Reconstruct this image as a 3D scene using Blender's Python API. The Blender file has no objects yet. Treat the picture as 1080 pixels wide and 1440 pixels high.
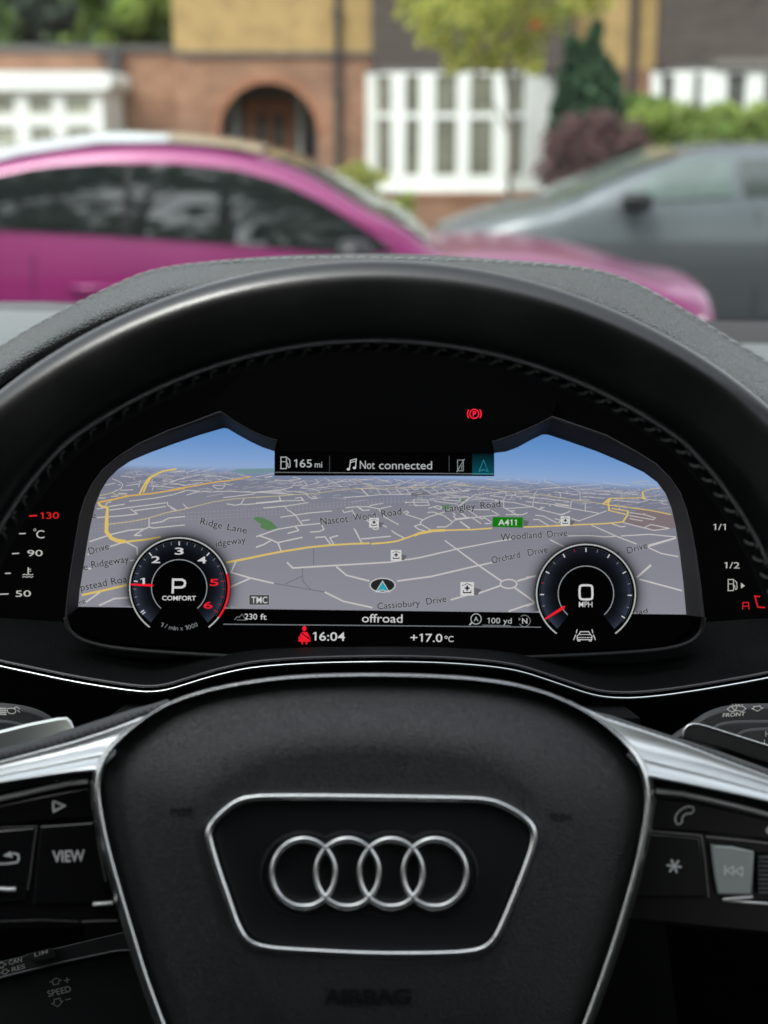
import bpy, bmesh, math, random
from mathutils import Vector, Matrix
random.seed(11)
PI = math.pi
C = bpy.context.scene.collection
SC = bpy.context.scene
TILT = math.radians(14.8)
F = 2080.0
CAM = Vector((0, 0, 1.5))
FW = Vector((0, math.cos(TILT), -math.sin(TILT)))
UP = Vector((0, math.sin(TILT), math.cos(TILT)))
RT = Vector((1, 0, 0))
EXPO = 1.05
EG = 2 ** (-EXPO)          # keeps the lit screen at its own brightness whatever the exposure

def ray(px, py):
    return FW + RT * ((px - 540) / F) + UP * ((720 - py) / F)
def P(px, py, d):          # point at a view depth d
    return CAM + ray(px, py) * d
def at(px, py, Y):         # point standing at world distance Y
    r = ray(px, py)
    return CAM + r * (Y / r.y)
class Plane:
    def __init__(s, p, elev):
        s.p = p; a = math.radians(elev)
        s.n = Vector((0, -math.cos(a), math.sin(a)))
    def at(s, px, py, lift=0.0):
        r = ray(px, py)
        t = (s.p + s.n * lift - CAM).dot(s.n) / r.dot(s.n)
        return CAM + r * t
WH = Plane(P(528, 1200, .53), 15)      # steering wheel
DS = Plane(P(535, 760, .70), 18)        # instrument display

# ---------- colour and materials
def lin(c):
    return tuple(((v / 255) / 12.92 if v / 255 <= .04045 else ((v / 255 + .055) / 1.055) ** 2.4) for v in c)
def srgb(r, g, b): return lin((r, g, b)) + (1,)
MATS = {}
def nt(name):
    m = bpy.data.materials.new(name); m.use_nodes = True
    t = m.node_tree
    return m, t, t.nodes['Principled BSDF']
def setin(b, k, v):
    if k in b.inputs: b.inputs[k].default_value = v
def coords(t, scale=(1, 1, 1)):
    tc = t.nodes.new('ShaderNodeTexCoord'); mp = t.nodes.new('ShaderNodeMapping')
    mp.inputs['Scale'].default_value = scale
    t.links.new(tc.outputs['Object'], mp.inputs['Vector'])
    return mp.outputs['Vector']
def mat(name, col, rough=.5, metal=0, spec=.5, coat=0, bump=None, var=None, sheen=0, aniso=None):
    """bump=(kind, scale, strength, distance)   var=(scale, amount)"""
    m, t, b = nt(name)
    c = col if len(col) == 4 else tuple(col) + (1,)
    b.inputs['Base Color'].default_value = c
    b.inputs['Roughness'].default_value = rough
    b.inputs['Metallic'].default_value = metal
    setin(b, 'Specular IOR Level', spec); setin(b, 'Coat Weight', coat); setin(b, 'Coat Roughness', .05)
    setin(b, 'Sheen Weight', sheen)
    if var:
        n = t.nodes.new('ShaderNodeTexNoise'); n.inputs['Scale'].default_value = var[0]; n.inputs['Detail'].default_value = 5
        t.links.new(coords(t), n.inputs['Vector'])
        r = t.nodes.new('ShaderNodeMapRange'); r.inputs['From Min'].default_value = .3; r.inputs['From Max'].default_value = .7
        r.inputs['To Min'].default_value = 1 - var[1]; r.inputs['To Max'].default_value = 1 + var[1]
        t.links.new(n.outputs['Fac'], r.inputs['Value'])
        mx = t.nodes.new('ShaderNodeVectorMath'); mx.operation = 'SCALE'
        mx.inputs[0].default_value = c[:3]
        t.links.new(r.outputs['Result'], mx.inputs['Scale']); t.links.new(mx.outputs['Vector'], b.inputs['Base Color'])
        r2 = t.nodes.new('ShaderNodeMapRange'); r2.inputs['To Min'].default_value = max(.02, rough - .08); r2.inputs['To Max'].default_value = min(1, rough + .08)
        t.links.new(n.outputs['Fac'], r2.inputs['Value']); t.links.new(r2.outputs['Result'], b.inputs['Roughness'])
    if bump:
        kind, sc, st, di = bump
        if kind == 'cell':
            n = t.nodes.new('ShaderNodeTexVoronoi'); n.feature = 'DISTANCE_TO_EDGE'; n.inputs['Scale'].default_value = sc
            nn = t.nodes.new('ShaderNodeTexNoise'); nn.inputs['Scale'].default_value = sc * .6
            v = coords(t)
            add = t.nodes.new('ShaderNodeVectorMath'); add.operation = 'MULTIPLY_ADD'
            add.inputs[1].default_value = (1.2 / sc,) * 3
            t.links.new(v, nn.inputs['Vector']); t.links.new(nn.outputs['Color'], add.inputs[0]); t.links.new(v, add.inputs[2])
            t.links.new(add.outputs['Vector'], n.inputs['Vector'])
            mr = t.nodes.new('ShaderNodeMapRange'); mr.inputs['From Max'].default_value = .35
            t.links.new(n.outputs['Distance'], mr.inputs['Value']); out = mr.outputs['Result']
        else:
            n = t.nodes.new('ShaderNodeTexNoise'); n.inputs['Scale'].default_value = sc; n.inputs['Detail'].default_value = 6
            vec = coords(t, kind if isinstance(kind, tuple) else (1, 1, 1))
            t.links.new(vec, n.inputs['Vector']); out = n.outputs['Fac']
        bp = t.nodes.new('ShaderNodeBump'); bp.inputs['Strength'].default_value = st; bp.inputs['Distance'].default_value = di
        t.links.new(out, bp.inputs['Height']); t.links.new(bp.outputs['Normal'], b.inputs['Normal'])
    return m
def emis(name, rgb255, k=1.0):
    m, t, b = nt(name)
    t.nodes.remove(b)
    e = t.nodes.new('ShaderNodeEmission'); e.inputs['Color'].default_value = srgb(*rgb255); e.inputs['Strength'].default_value = EG * k
    t.links.new(e.outputs[0], t.nodes['Material Output'].inputs['Surface'])
    return m
def emis_attr(name, alpha=False):
    """lit screen pixels whose colour comes from the attribute 'col' (and opacity from 'op')"""
    m, t, b = nt(name)
    t.nodes.remove(b)
    a = t.nodes.new('ShaderNodeAttribute'); a.attribute_name = 'col'
    e = t.nodes.new('ShaderNodeEmission'); e.inputs['Strength'].default_value = EG
    t.links.new(a.outputs['Color'], e.inputs['Color'])
    out = t.nodes['Material Output'].inputs['Surface']
    if alpha:
        o = t.nodes.new('ShaderNodeAttribute'); o.attribute_name = 'op'
        tr = t.nodes.new('ShaderNodeBsdfTransparent'); mx = t.nodes.new('ShaderNodeMixShader')
        t.links.new(o.outputs['Fac'], mx.inputs[0]); t.links.new(tr.outputs[0], mx.inputs[1]); t.links.new(e.outputs[0], mx.inputs[2])
        t.links.new(mx.outputs[0], out)
    else:
        t.links.new(e.outputs[0], out)
    return m

# ---------- objects
def thing(name, label, cat, loc=(0, 0, 0), group=None):
    o = bpy.data.objects.new(name, None); C.objects.link(o)
    o.location = loc; o.empty_display_size = .1
    o['label'] = label; o['category'] = cat
    if group: o['group'] = group
    return o
def tag(o, label=None, cat=None, group=None, kind=None):
    if label: o['label'] = label
    if cat: o['category'] = cat
    if group: o['group'] = group
    if kind: o['kind'] = kind
    return o
def link(name, me, m, parent=None, smooth=False, auto=None):
    o = bpy.data.objects.new(name, me); C.objects.link(o)
    if m is not None:
        for x in (m if isinstance(m, list) else [m]): me.materials.append(x)
    if parent is not None:
        base = Vector((0, 0, 0)); q = parent
        while q is not None: base += q.location; q = q.parent
        if base.length > 0: me.transform(Matrix.Translation(-base))
        o.parent = parent
    if smooth: me.shade_smooth()
    if auto is not None:
        me.shade_smooth()
        try: me.set_sharp_from_angle(angle=math.radians(auto))
        except Exception: pass
    return o
def mesh(name, verts, faces, m, parent=None, smooth=False, auto=None, mi=None):
    me = bpy.data.meshes.new(name); me.from_pydata([tuple(v) for v in verts], [], faces)
    if mi: me.polygons.foreach_set('material_index', mi)
    me.update()
    return link(name, me, m, parent, smooth, auto)
class MB:
    """collects shapes that belong to one part"""
    def __init__(s): s.v = []; s.f = []
    def add(s, v, f):
        k = len(s.v); s.v += [Vector(x) for x in v]; s.f += [tuple(i + k for i in q) for q in f]; return s
    def box(s, x0, x1, y0, y1, z0, z1):
        v = [(x, y, z) for z in (z0, z1) for y in (y0, y1) for x in (x0, x1)]
        return s.add(v, [(0, 2, 3, 1), (4, 5, 7, 6), (0, 1, 5, 4), (2, 6, 7, 3), (0, 4, 6, 2), (1, 3, 7, 5)])
    def grid(s, rows, closed=False, cap=False):
        n = len(rows[0]); v = [p for r in rows for p in r]; f = []
        for i in range(len(rows) - 1):
            for j in range(n if closed else n - 1):
                a = i * n + j; b = i * n + (j + 1) % n
                f.append((a, b, b + n, a + n))
        if cap: f.append(tuple(range(n - 1, -1, -1))); k = (len(rows) - 1) * n; f.append(tuple(range(k, k + n)))
        return s.add(v, f)
    def tube(s, pts, r, n=8, closed=False, r2=None, up=None):
        pts = [Vector(p) for p in pts]; N = len(pts); rows = []
        rr = r if isinstance(r, (list, tuple)) else [r] * N
        for i, p in enumerate(pts):
            a = pts[(i - 1) % N] if (closed or i > 0) else p
            b = pts[(i + 1) % N] if (closed or i < N - 1) else p
            t = (b - a).normalized()
            u = Vector(up) if up is not None else Vector((.13, -.9, .42))
            e1 = (u - t * u.dot(t)).normalized(); e2 = t.cross(e1)
            q = rr[i]; q2 = q if r2 is None else r2
            rows.append([p + e1 * (q2 * math.sin(2 * PI * k / n)) + e2 * (q * math.cos(2 * PI * k / n)) for k in range(n)])
        if closed: rows.append(rows[0]); return s.grid(rows, True)
        return s.grid(rows, True, True)
    def prism(s, loop, off):
        """closed loop of points extruded by the vector off"""
        n = len(loop); off = Vector(off)
        v = [Vector(p) for p in loop] + [Vector(p) + off for p in loop]
        f = [tuple(range(n)), tuple(range(2 * n - 1, n - 1, -1))] + [(i, i + n, (i + 1) % n + n, (i + 1) % n) for i in range(n)]
        return s.add(v, f)
    def build(s, name, m, parent=None, smooth=False, auto=None, fix=True):
        me = bpy.data.meshes.new(name); me.from_pydata([tuple(v) for v in s.v], [], s.f)
        if fix:
            bm = bmesh.new(); bm.from_mesh(me); bmesh.ops.recalc_face_normals(bm, faces=bm.faces); bm.to_mesh(me); bm.free()
        me.update()
        return link(name, me, m, parent, smooth, auto)

# ---------- 2D helpers in photo-sized units, laid on a real plane
def resample(pts, n, closed=False):
    pts = [Vector(p) for p in pts]
    if closed: pts = pts + [pts[0]]
    L = [0]
    for a, b in zip(pts, pts[1:]): L.append(L[-1] + (b - a).length)
    out = []; k = 0; m = n if closed else n - 1
    for i in range(n):
        s = L[-1] * i / m
        while k < len(L) - 2 and L[k + 1] < s: k += 1
        w = (s - L[k]) / max(1e-12, L[k + 1] - L[k]); out.append(pts[k].lerp(pts[k + 1], min(1, w)))
    return out
def smooth2(pts, it=2, closed=False):
    pts = [Vector(p) for p in pts]
    for _ in range(it):
        q = []; n = len(pts)
        if not closed: q.append(pts[0])
        for i in range(n if closed else n - 1):
            a = pts[i]; b = pts[(i + 1) % n]
            q += [a * .75 + b * .25, a * .25 + b * .75]
        if not closed: q.append(pts[-1])
        pts = q
    return pts
class Flat:
    """flat artwork in photo units; each piece is a list of 2D points; laid on a plane at a lift"""
    def __init__(s): s.v = []; s.f = []; s.z = []; s.k = 0
    def poly(s, pts, dz=0):
        b = len(s.v); s.v += [(p[0], p[1]) for p in pts]; s.z += [dz + s.k] * len(pts); s.f.append(tuple(range(b, b + len(pts)))); s.k += 1.5e-6; return s
    def ribbon(s, pts, w, closed=False):
        pts = [Vector((p[0], p[1])) for p in pts]; n = len(pts)
        if n < 2: return s
        L = []; R = []
        for i in range(n):
            a = pts[i - 1] if (i > 0 or closed) else None
            b = pts[(i + 1) % n] if (i < n - 1 or closed) else None
            d1 = (pts[i] - a).normalized() if a is not None else None
            d2 = (b - pts[i]).normalized() if b is not None else None
            d = (d1 if d2 is None else d2 if d1 is None else d1 + d2)
            if d.length < 1e-6: d = d1 or d2
            d = d.normalized(); nrm = Vector((-d.y, d.x)); k = 1.0
            if d1 is not None and d2 is not None: k = 1 / max(.5, d.dot(d1))
            wi = w[i] if isinstance(w, (list, tuple)) else w
            L.append(pts[i] + nrm * wi / 2 * k); R.append(pts[i] - nrm * wi / 2 * k)
        b = len(s.v); s.v += [tuple(p) for p in L] + [tuple(p) for p in R]; s.z += [s.k] * (2 * n)
        for i in range(n if closed else n - 1):
            j = (i + 1) % n; s.f.append((b + i, b + j, b + n + j, b + n + i))
        s.k += 1.5e-6; return s
    def arc(s, cx, cy, r, w, a0=0, a1=360, ry=None, n=64):
        ry = ry or r; full = abs(a1 - a0) >= 360   # degrees clockwise from the top
        pts = [(cx + r * math.sin(math.radians(a0 + (a1 - a0) * i / n)), cy - ry * math.cos(math.radians(a0 + (a1 - a0) * i / n))) for i in range(n if full else n + 1)]
        return s.ribbon(pts, w, full)
    def disc(s, cx, cy, r, ry=None, n=32):
        ry = ry or r
        return s.poly([(cx + r * math.cos(2 * PI * i / n), cy + ry * math.sin(2 * PI * i / n)) for i in range(n)])
    def rect(s, x0, y0, x1, y1): return s.poly([(x0, y0), (x1, y0), (x1, y1), (x0, y1)])
    def text(s, txt, x0, y0, h, x1=None, y1=None, w=None, bold=0, shear=0, align='L'):
        """baseline from (x0,y0) to (x1,y1); h = capital height; the string fills the baseline"""
        V, Fc, bw, ch, bx = glyphs(txt, bold)
        if x1 is None:
            W = w if w else bw * h / ch
            x1 = x0 + W; y1 = y0
            if align == 'C': x0 -= W / 2; x1 -= W / 2
        if y1 is None: y1 = y0
        d = Vector((x1 - x0, y1 - y0)); W = d.length; d.normalize(); nr = Vector((d.y, -d.x))
        b = len(s.v)
        for vx, vy in V:
            p = Vector((x0, y0)) + d * ((vx - bx) / bw * W + shear * vy * h / ch) + nr * (vy * h / ch)
            s.v.append((p.x, p.y)); s.z.append(s.k)
        s.f += [tuple(b + i for i in q) for q in Fc]; s.k += 1.5e-6
        return s
    def build(s, name, plane, lift, m, parent, col=None, fn=None):
        V = [(fn(x, y, lift + z) if fn else plane.at(x, y, lift + z)) for (x, y), z in zip(s.v, s.z)]
        me = bpy.data.meshes.new(name); me.from_pydata([tuple(v) for v in V], [], s.f); me.update()
        return link(name, me, m, parent)
GC = {}
def glyphs(txt, bold=0):
    key = (txt, bold)
    if key in GC: return GC[key]
    def go(t):
        cu = bpy.data.curves.new('t', 'FONT'); cu.body = t; cu.size = 1; cu.offset = bold; cu.resolution_u = 4
        ob = bpy.data.objects.new('t', cu); C.objects.link(ob)
        dg = bpy.context.evaluated_depsgraph_get(); dg.update()
        me = bpy.data.meshes.new_from_object(ob.evaluated_get(dg))
        V = [(v.co.x, v.co.y) for v in me.vertices]; Fc = [tuple(p.vertices) for p in me.polygons]
        bpy.data.objects.remove(ob); bpy.data.curves.remove(cu); bpy.data.meshes.remove(me)
        return V, Fc
    def one(c):                      # outline of one character and its advance
        k = ('c', c, bold)
        if k not in GC:
            if 'Hw' not in GC or ('h', bold) not in GC:
                hv, _ = go('H'); GC['Hw'] = 1; GC[('h', bold)] = (max(y for x, y in hv), max(x for x, y in hv))
            ch_, hx = GC[('h', bold)]
            if c == ' ': GC[k] = ([], [], .30)
            elif c == '1':           # figure one with a flag
                b = .045 + bold; w = .26
                v = [(w - b, 0), (w + b, 0), (w + b, ch_), (w - b * .6, ch_), (w - b, ch_ * .98), (w - .17, ch_ * .86), (w - .17, ch_ * .74), (w - b, ch_ * .83)]
                GC[k] = (v, [(0, 1, 2, 3, 4, 7), (4, 5, 6, 7)], .46)
            else:
                v, f = go(c); v2, _ = go(c + 'H'); GC[k] = (v, f, max(x for x, y in v2) - hx)
        return GC[k]
    V = []; Fc = []; x = 0
    for c in txt:
        v, f, ad = one(c); b0 = len(V); V += [(p[0] + x, p[1]) for p in v]; Fc += [tuple(b0 + i for i in q) for q in f]; x += ad
    ch = GC[('h', bold)][0]
    xs = [x for x, y in V]
    r = (V, Fc, max(xs) - min(xs), ch, min(xs)); GC[key] = r
    return r
def set_col(o, cols, ops=None):
    me = o.data
    a = me.color_attributes.new('col', 'FLOAT_COLOR', 'POINT')
    a.data.foreach_set('color', [c for q in cols for c in (lin(q) + (1,))])
    if ops:
        b = me.attributes.new('op', 'FLOAT', 'POINT'); b.data.foreach_set('value', ops)
# ================= instrument display =================
MS = emis_attr('screen_picture'); MSA = emis_attr('screen_shading', True)
def E(name, c, k=1): 
    if name not in MATS: MATS[name] = emis(name, c, k)
    return MATS[name]
W_ = E('screen_white', (205, 205, 205)); WR = E('screen_road', (196, 192, 190)); WT = E('screen_thin_road', (166, 165, 170))
YR = E('screen_main_road', (214, 186, 104)); YT = E('screen_side_yellow', (188, 176, 138)); OR = E('screen_orange_road', (212, 168, 84))
TXT = E('screen_map_text', (48, 48, 52)); HALO = E('screen_text_halo', (164, 164, 172)); RED = E('screen_red', (226, 28, 44), 1.1)
BLK = E('screen_black', (3, 3, 4)); GRY = E('screen_grey', (120, 124, 126)); GRN = E('screen_green_sign', (22, 116, 14))
PARK = E('screen_park', (86, 124, 84)); DK = E('screen_dark_line', (98, 98, 104)); RAIL = E('screen_rail', (152, 152, 160))
black_gloss = mat('black_piano_plastic', (.0015, .0015, .0018), .2, spec=.1)
black_soft = mat('black_soft_plastic', (.0012, .0012, .0014), .7, spec=.02, bump=('n', 900, .25, .0006), var=(30, .2))
frame_mat = mat('display_frame_plastic', (.017, .0165, .019), .5, spec=.3, var=(40, .15))

disp = thing('instrument_display', 'wide glowing digital instrument display with grey road map and two round dials', 'instrument display', DS.at(535, 925))
glass = [(92, 868), (97, 850), (100, 800), (300, 560), (780, 560), (985, 800), (990, 868), (986, 892), (960, 908), (900, 917), (720, 925), (540, 928), (350, 924), (180, 914), (130, 905), (104, 890)]
MB().prism([DS.at(x, y, 0) for x, y in glass], DS.n * -.012).build('screen_glass', black_gloss, disp)
S_OUT = [(110, 854), (112, 830), (117, 800), (122, 768), (127, 740), (134, 710), (142, 690), (152, 674), (166, 660), (184, 648), (210, 637), (245, 624), (280, 612), (314, 602), (319, 602),
         (334, 611), (352, 621), (369, 629), (386, 634.5), (386, 668), (540, 669), (695, 670.5), (695, 637), (712, 635), (728, 629), (748, 618), (763, 611), (770, 611),
         (800, 621), (840, 635), (880, 652), (905, 664), (924, 678), (936, 694), (944, 714), (950, 740), (956, 778), (961, 820), (965, 865)]
nav = Flat()
nav.poly(S_OUT)
# land lies below the skyline; a column grid carries the haze towards the horizon
HZ = [(110, 657), (165, 657), (260, 660), (400, 664), (560, 673), (700, 677), (800, 681), (920, 687), (970, 690)]
def hz(x):
    for (a, b), (c, d) in zip(HZ, HZ[1:]):
        if x <= c: return b + (d - b) * (x - a) / (c - a)
    return 690
def interp(tab, y):
    for (a, ca), (b, cb) in zip(tab, tab[1:]):
        if y <= b:
            w = max(0, (y - a) / (b - a)); return tuple(ca[i] + (cb[i] - ca[i]) * w for i in range(3))
    return tab[-1][1]
SKYT = [(-75, (84, 130, 190)), (-50, (98, 142, 198)), (-20, (124, 158, 206)), (-4, (142, 166, 204)), (3, (122, 134, 162)), (14, (118, 122, 140)), (45, (126, 127, 138)), (110, (132, 132, 143)), (180, (138, 138, 148))]
def inside_x(y, side):
    # left or right edge of the screen at height y
    L = [p for p in S_OUT[:14]]; R = S_OUT[27:]
    T = L[::-1] if side == 0 else R
    for (a, b), (c, d) in zip(T, T[1:]):
        if b <= y <= d: return a + (c - a) * (y - b) / max(1e-6, d - b)
    return T[-1][0] if y > T[-1][1] else T[0][0]
def map_grid():
    V = []; Fc = []; cols = []
    def strip(xa, xb, ya, yb, nx):
        # xa/xb callables of y ; ya/yb callables of x-fraction
        ys = 60; b0 = len(V)
        for i in range(ys + 1):
            for j in range(nx + 1):
                u = i / ys; w = j / nx
                y = ya(w) + (yb(w) - ya(w)) * u
                x = xa(y) + (xb(y) - xa(y)) * w
                V.append(DS.at(x, y, .0006)); cols.append(interp(SKYT, y - hz(x)))
        for i in range(ys):
            for j in range(nx):
                a = b0 + i * (nx + 1) + j; Fc.append((a, a + 1, a + nx + 2, a + nx + 1))
    EL = lambda y: inside_x(y, 0); ER = lambda y: inside_x(y, 1)
    def top(x):
        q = S_OUT
        for (a, b), (c, d) in list(zip(q[:19], q[1:19])) + list(zip(q[22:], q[23:])):
            if min(a, c) <= x <= max(a, c) and abs(c - a) > .1: return b + (d - b) * (x - a) / (c - a)
        return 669.5
    # columns: x fixed, from the top edge to the bottom edge
    xs = [110.01, 110.6, 112, 114.5, 117, 119.5, 122, 124.5, 127, 130.5, 134, 138, 142, 147, 152, 159] + [166 + i * (386 - 166) / 40 for i in range(41)]
    xs2 = [386 + i * (695 - 386) / 30 for i in range(31)]
    xs3 = [695 + i * (905 - 695) / 40 for i in range(41)] + [914, 924, 930, 936, 940, 944, 947, 950, 953, 956, 958.5, 961, 963, 964.9]
    for seg, tf in ((xs, lambda x: top(x)), (xs2, lambda x: 669), (xs3, lambda x: top(x))):
        b0 = len(V); n = 48
        for x in seg:
            t = tf(x); bt = 854 + 11 * (x - 110) / 855
            for i in range(n + 1):
                y = t + (bt - t) * (i / n) ** 1.6; V.append(DS.at(x, y, .0006)); cols.append(interp(SKYT, y - hz(x)))
        for a in range(len(seg) - 1):
            for i in range(n):
                k = b0 + a * (n + 1) + i; Fc.append((k, k + 1, k + n + 2, k + n + 1))
    me = bpy.data.meshes.new('navigation_map'); me.from_pydata([tuple(v) for v in V], [], Fc); me.update()
    o = link('navigation_map', me, MS, disp); set_col(o, cols); return o
nmap = map_grid()

A_ = (6.75, 100, 600); B_ = (6.75, 240, 620); C_ = (6.75, 360, 660); D_ = (6.75, 500, 660); E_ = (6.75, 640, 660); F_ = (6, 780, 660); H_ = (6.75, 100, 690); M_ = (2.4545, 320, 760); G_ = (4.5, 740, 740)
def rd(fr, s):
    out = []
    for line in s.strip().split(';'):
        q = [tuple(float(v) for v in t.split(',')) for t in line.split()]
        if len(q) > 1: out.append([(fr[1] + x / fr[0], fr[2] + y / fr[0]) for x, y in q])
    return out
minor = []
minor += rd(A_, "345,478 430,510 480,535 492,555 470,590 390,625;655,505 650,540 640,575;770,495 765,550 780,570 770,605;875,505 890,525;860,560 1040,495 1080,490;780,568 860,568 980,580;980,540 1080,555;470,605 590,598;300,560 420,535;330,520 350,528;590,495 610,500;610,430 630,438;420,425 440,430;750,390 760,400;470,470 600,480;520,560 640,545;440,550 470,552;1000,430 1080,425;450,630 530,636")
minor += rd(B_, "0,518 160,468 380,485 540,478 800,488 1080,495;150,515 270,480;500,538 700,515 780,505 820,485 1080,460;1080,375 990,375;700,548 665,600 705,605 1080,570;530,598 570,602 610,612 665,602;1030,525 1040,570;120,598 145,630 180,640;0,635 55,660;880,635 960,632 1080,618;0,385 130,350 280,320;300,318 450,335 600,360;400,430 440,455 490,455 520,420 400,425;640,310 680,330 790,345;150,315 165,300;0,410 80,410 130,425;180,375 390,380;130,425 300,395;500,405 580,420;430,360 480,370;240,300 290,295;0,300 60,290 140,280;300,290 420,262;150,300 260,270;40,308 60,305;540,268 550,262;800,345 920,320 980,310;900,345 1010,335")
minor += rd(C_, "180,100 330,110 430,90 330,70;250,190 340,170 370,130 450,115;250,190 300,210 430,215 500,235;0,215 250,205;450,105 490,150 420,178 560,190 610,215;560,95 600,125 500,150;570,175 680,168 690,140;470,235 530,280 580,275 560,255 530,265;0,320 200,300 440,295 430,265 370,275;430,265 460,305;220,255 235,300;75,365 270,350 500,315;270,350 300,385 370,430 440,525;230,455 500,415 720,395;430,490 510,478;0,640 200,570 400,535 600,515 620,520 645,570 600,590 510,595;370,540 405,580 300,608;30,630 150,670 210,700 240,780;150,670 70,715 0,740;210,695 440,645;560,648 655,640 710,715;780,628 700,650 740,715;930,560 1005,700;1000,660 1080,655;990,180 1065,250;830,268 1080,250;650,80 820,165 740,155 690,165;850,365 960,355 1010,390 1080,385;820,385 835,410 910,395;910,380 940,440;0,215 200,228 370,240;80,75 180,60;700,140 870,90;880,100 960,140 880,150;800,110 880,120")
minor += rd(D_, "50,180 125,250;195,180 240,240;290,180 340,240;385,180 435,240;465,180 525,235;0,262 240,240 525,238;630,178 725,235 1080,205;720,172 785,218;810,172 870,212;890,172 940,208;380,170 460,125 560,90;460,125 430,105 360,95;490,175 640,120 700,105;620,175 820,100;730,170 860,130 960,110;970,150 1015,120;180,155 350,155 430,125;180,80 340,130;970,180 1030,205 1080,180;530,175 560,195 600,185;475,315 540,312 690,312;545,290 680,290 700,340 565,345 545,290;475,300 475,325;720,280 760,305 970,330;830,290 850,262 1000,270 990,300 830,290;690,370 780,345 820,360 800,380 740,355;115,360 150,340 265,322;0,355 120,355 220,375 340,350;40,365 70,390 130,388;220,375 270,450 410,525;680,410 740,405 840,440 915,495;450,410 490,395 505,410 470,425 640,480;1080,270 990,340 860,400 700,450 640,480 615,500 620,520 720,580;600,525 560,540 600,570 660,585;600,525 625,522;770,548 860,545 900,520 950,470 1080,455;920,410 945,430 930,450 960,470;340,580 380,610 470,655;60,660 335,635;0,580 60,700;990,495 1080,560;980,400 1050,455;230,510 295,550;100,480 130,500;0,95 60,98 130,90;60,130 160,150;240,100 330,110;560,150 640,150;860,240 1080,262;160,560 190,572 220,562")
minor += rd(E_, "45,345 180,242 480,212 490,235 460,290 460,360 600,440;780,200 755,235 735,355 520,370 470,370;780,190 1080,165;735,355 800,380 1000,430 1080,405;380,300 560,315 730,355;385,310 385,290;200,262 380,290 450,300;210,200 280,155;80,200 130,200 150,180;480,155 510,175 600,172;590,85 620,110 700,130 800,135;860,90 850,115 1000,160;575,215 575,250 495,245;540,255 530,270;630,265 615,285;580,255 700,262 1080,305;670,305 1080,350;330,250 460,265;890,225 890,250;1000,235 1000,268;1060,205 1060,235;0,480 150,460 400,435;40,400 105,450;130,390 200,440 250,470 280,460 350,505;50,495 140,560;155,455 245,515;345,390 420,435;480,430 640,430 690,410;740,478 790,475 890,535;760,435 840,445 970,510;790,380 850,360 810,360;280,515 340,515;0,270 120,262;150,380 330,385;600,205 700,212;700,275 760,268;300,330 360,320;520,395 570,392;890,345 910,345;690,100 690,118;800,100 795,130;400,110 520,100;300,90 400,105")
minor += rd(F_, "0,155 110,148 200,180 215,200 215,260;110,148 380,125;135,350 60,385;205,435 440,350;145,265 130,325;258,280 258,345;0,305 370,370;205,435 140,415;310,470 510,560 690,630;480,458 560,485 600,480;110,562 290,558 420,570 510,565;560,562 800,548 1040,572 790,640;790,660 900,710 1060,740;580,450 840,515 970,498 810,465 760,490;630,365 750,380 850,410 830,425 630,390;630,415 740,435;690,285 790,262;770,250 980,275;480,170 500,200 700,212;480,185 330,180;0,285 125,305;50,205 50,235;100,185 100,205;500,260 690,280;0,190 200,215;230,200 470,215;210,170 330,165;500,160 515,158;620,170 630,172;700,160 715,170;390,140 405,158;540,335 550,325;750,380 760,372;850,240 860,245;0,370 60,385 40,375;900,290 990,300;240,230 420,245;0,415 50,430 30,455;520,190 720,200;400,110 520,128 640,140")
minor += rd(H_, "325,150 340,115 380,105;550,100 800,70 980,35 1080,0;200,180 330,160;360,185 900,115;360,150 510,128;600,190 900,150;910,105 920,140 1000,185;565,175 630,220 520,235 245,255;740,265 740,345 780,355 1080,325;760,310 860,295 930,260 1080,245;740,345 700,362 550,375 380,415 135,498;690,365 600,425 670,425;515,485 625,540 630,610;515,485 370,530;130,615 180,600;130,740 190,740;560,665 600,660;130,1065 280,960;265,1090 410,1025 550,1015;240,70 330,70;380,55 450,50;260,140 300,150")
minor += rd(M_, "205,75 225,95 560,75 660,60 790,30 920,5 1000,-8;375,90 410,120 490,140;585,140 700,125 850,90 920,75;750,0 865,85 945,140;1000,140 1065,122;990,162 1060,213 970,245;945,155 865,183;770,205 865,178;335,178 400,210 500,232;30,70 12,110 80,130 0,165;80,130 160,148")
minor += rd(G_, "715,335 1000,412;0,440 50,480;0,505 50,490;150,85 240,130;0,325 60,315;770,130 960,72")
yellow_thick = rd(H_, "235,95 290,150 345,160 337,280 335,390 380,450 440,475 515,485") + rd(A_, "648,640 700,540 740,485 860,425 1000,400;685,625 720,540 760,480 860,428") + rd(F_, "475,245 450,280 460,345;620,350 612,390 575,445;740,190 750,245 770,250;470,245 440,265 415,290")
yellow_mid = rd(C_, "-280,885 -100,850 100,808 250,780 500,740 700,720 900,708 1080,702") + rd(D_, "150,707 300,695 400,680 500,645 600,608 740,582 1080,572") + rd(E_, "130,575 350,558;650,548 880,540 1000,530") + rd(F_, "575,445 420,458 150,470 0,478;400,290 450,300 620,320 800,345 1000,385;480,245 730,240 750,245;740,190 820,165 910,155;450,345 600,380;480,330 620,352") + rd(H_, "80,995 250,960 530,895;515,485 700,465 850,440")
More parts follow.
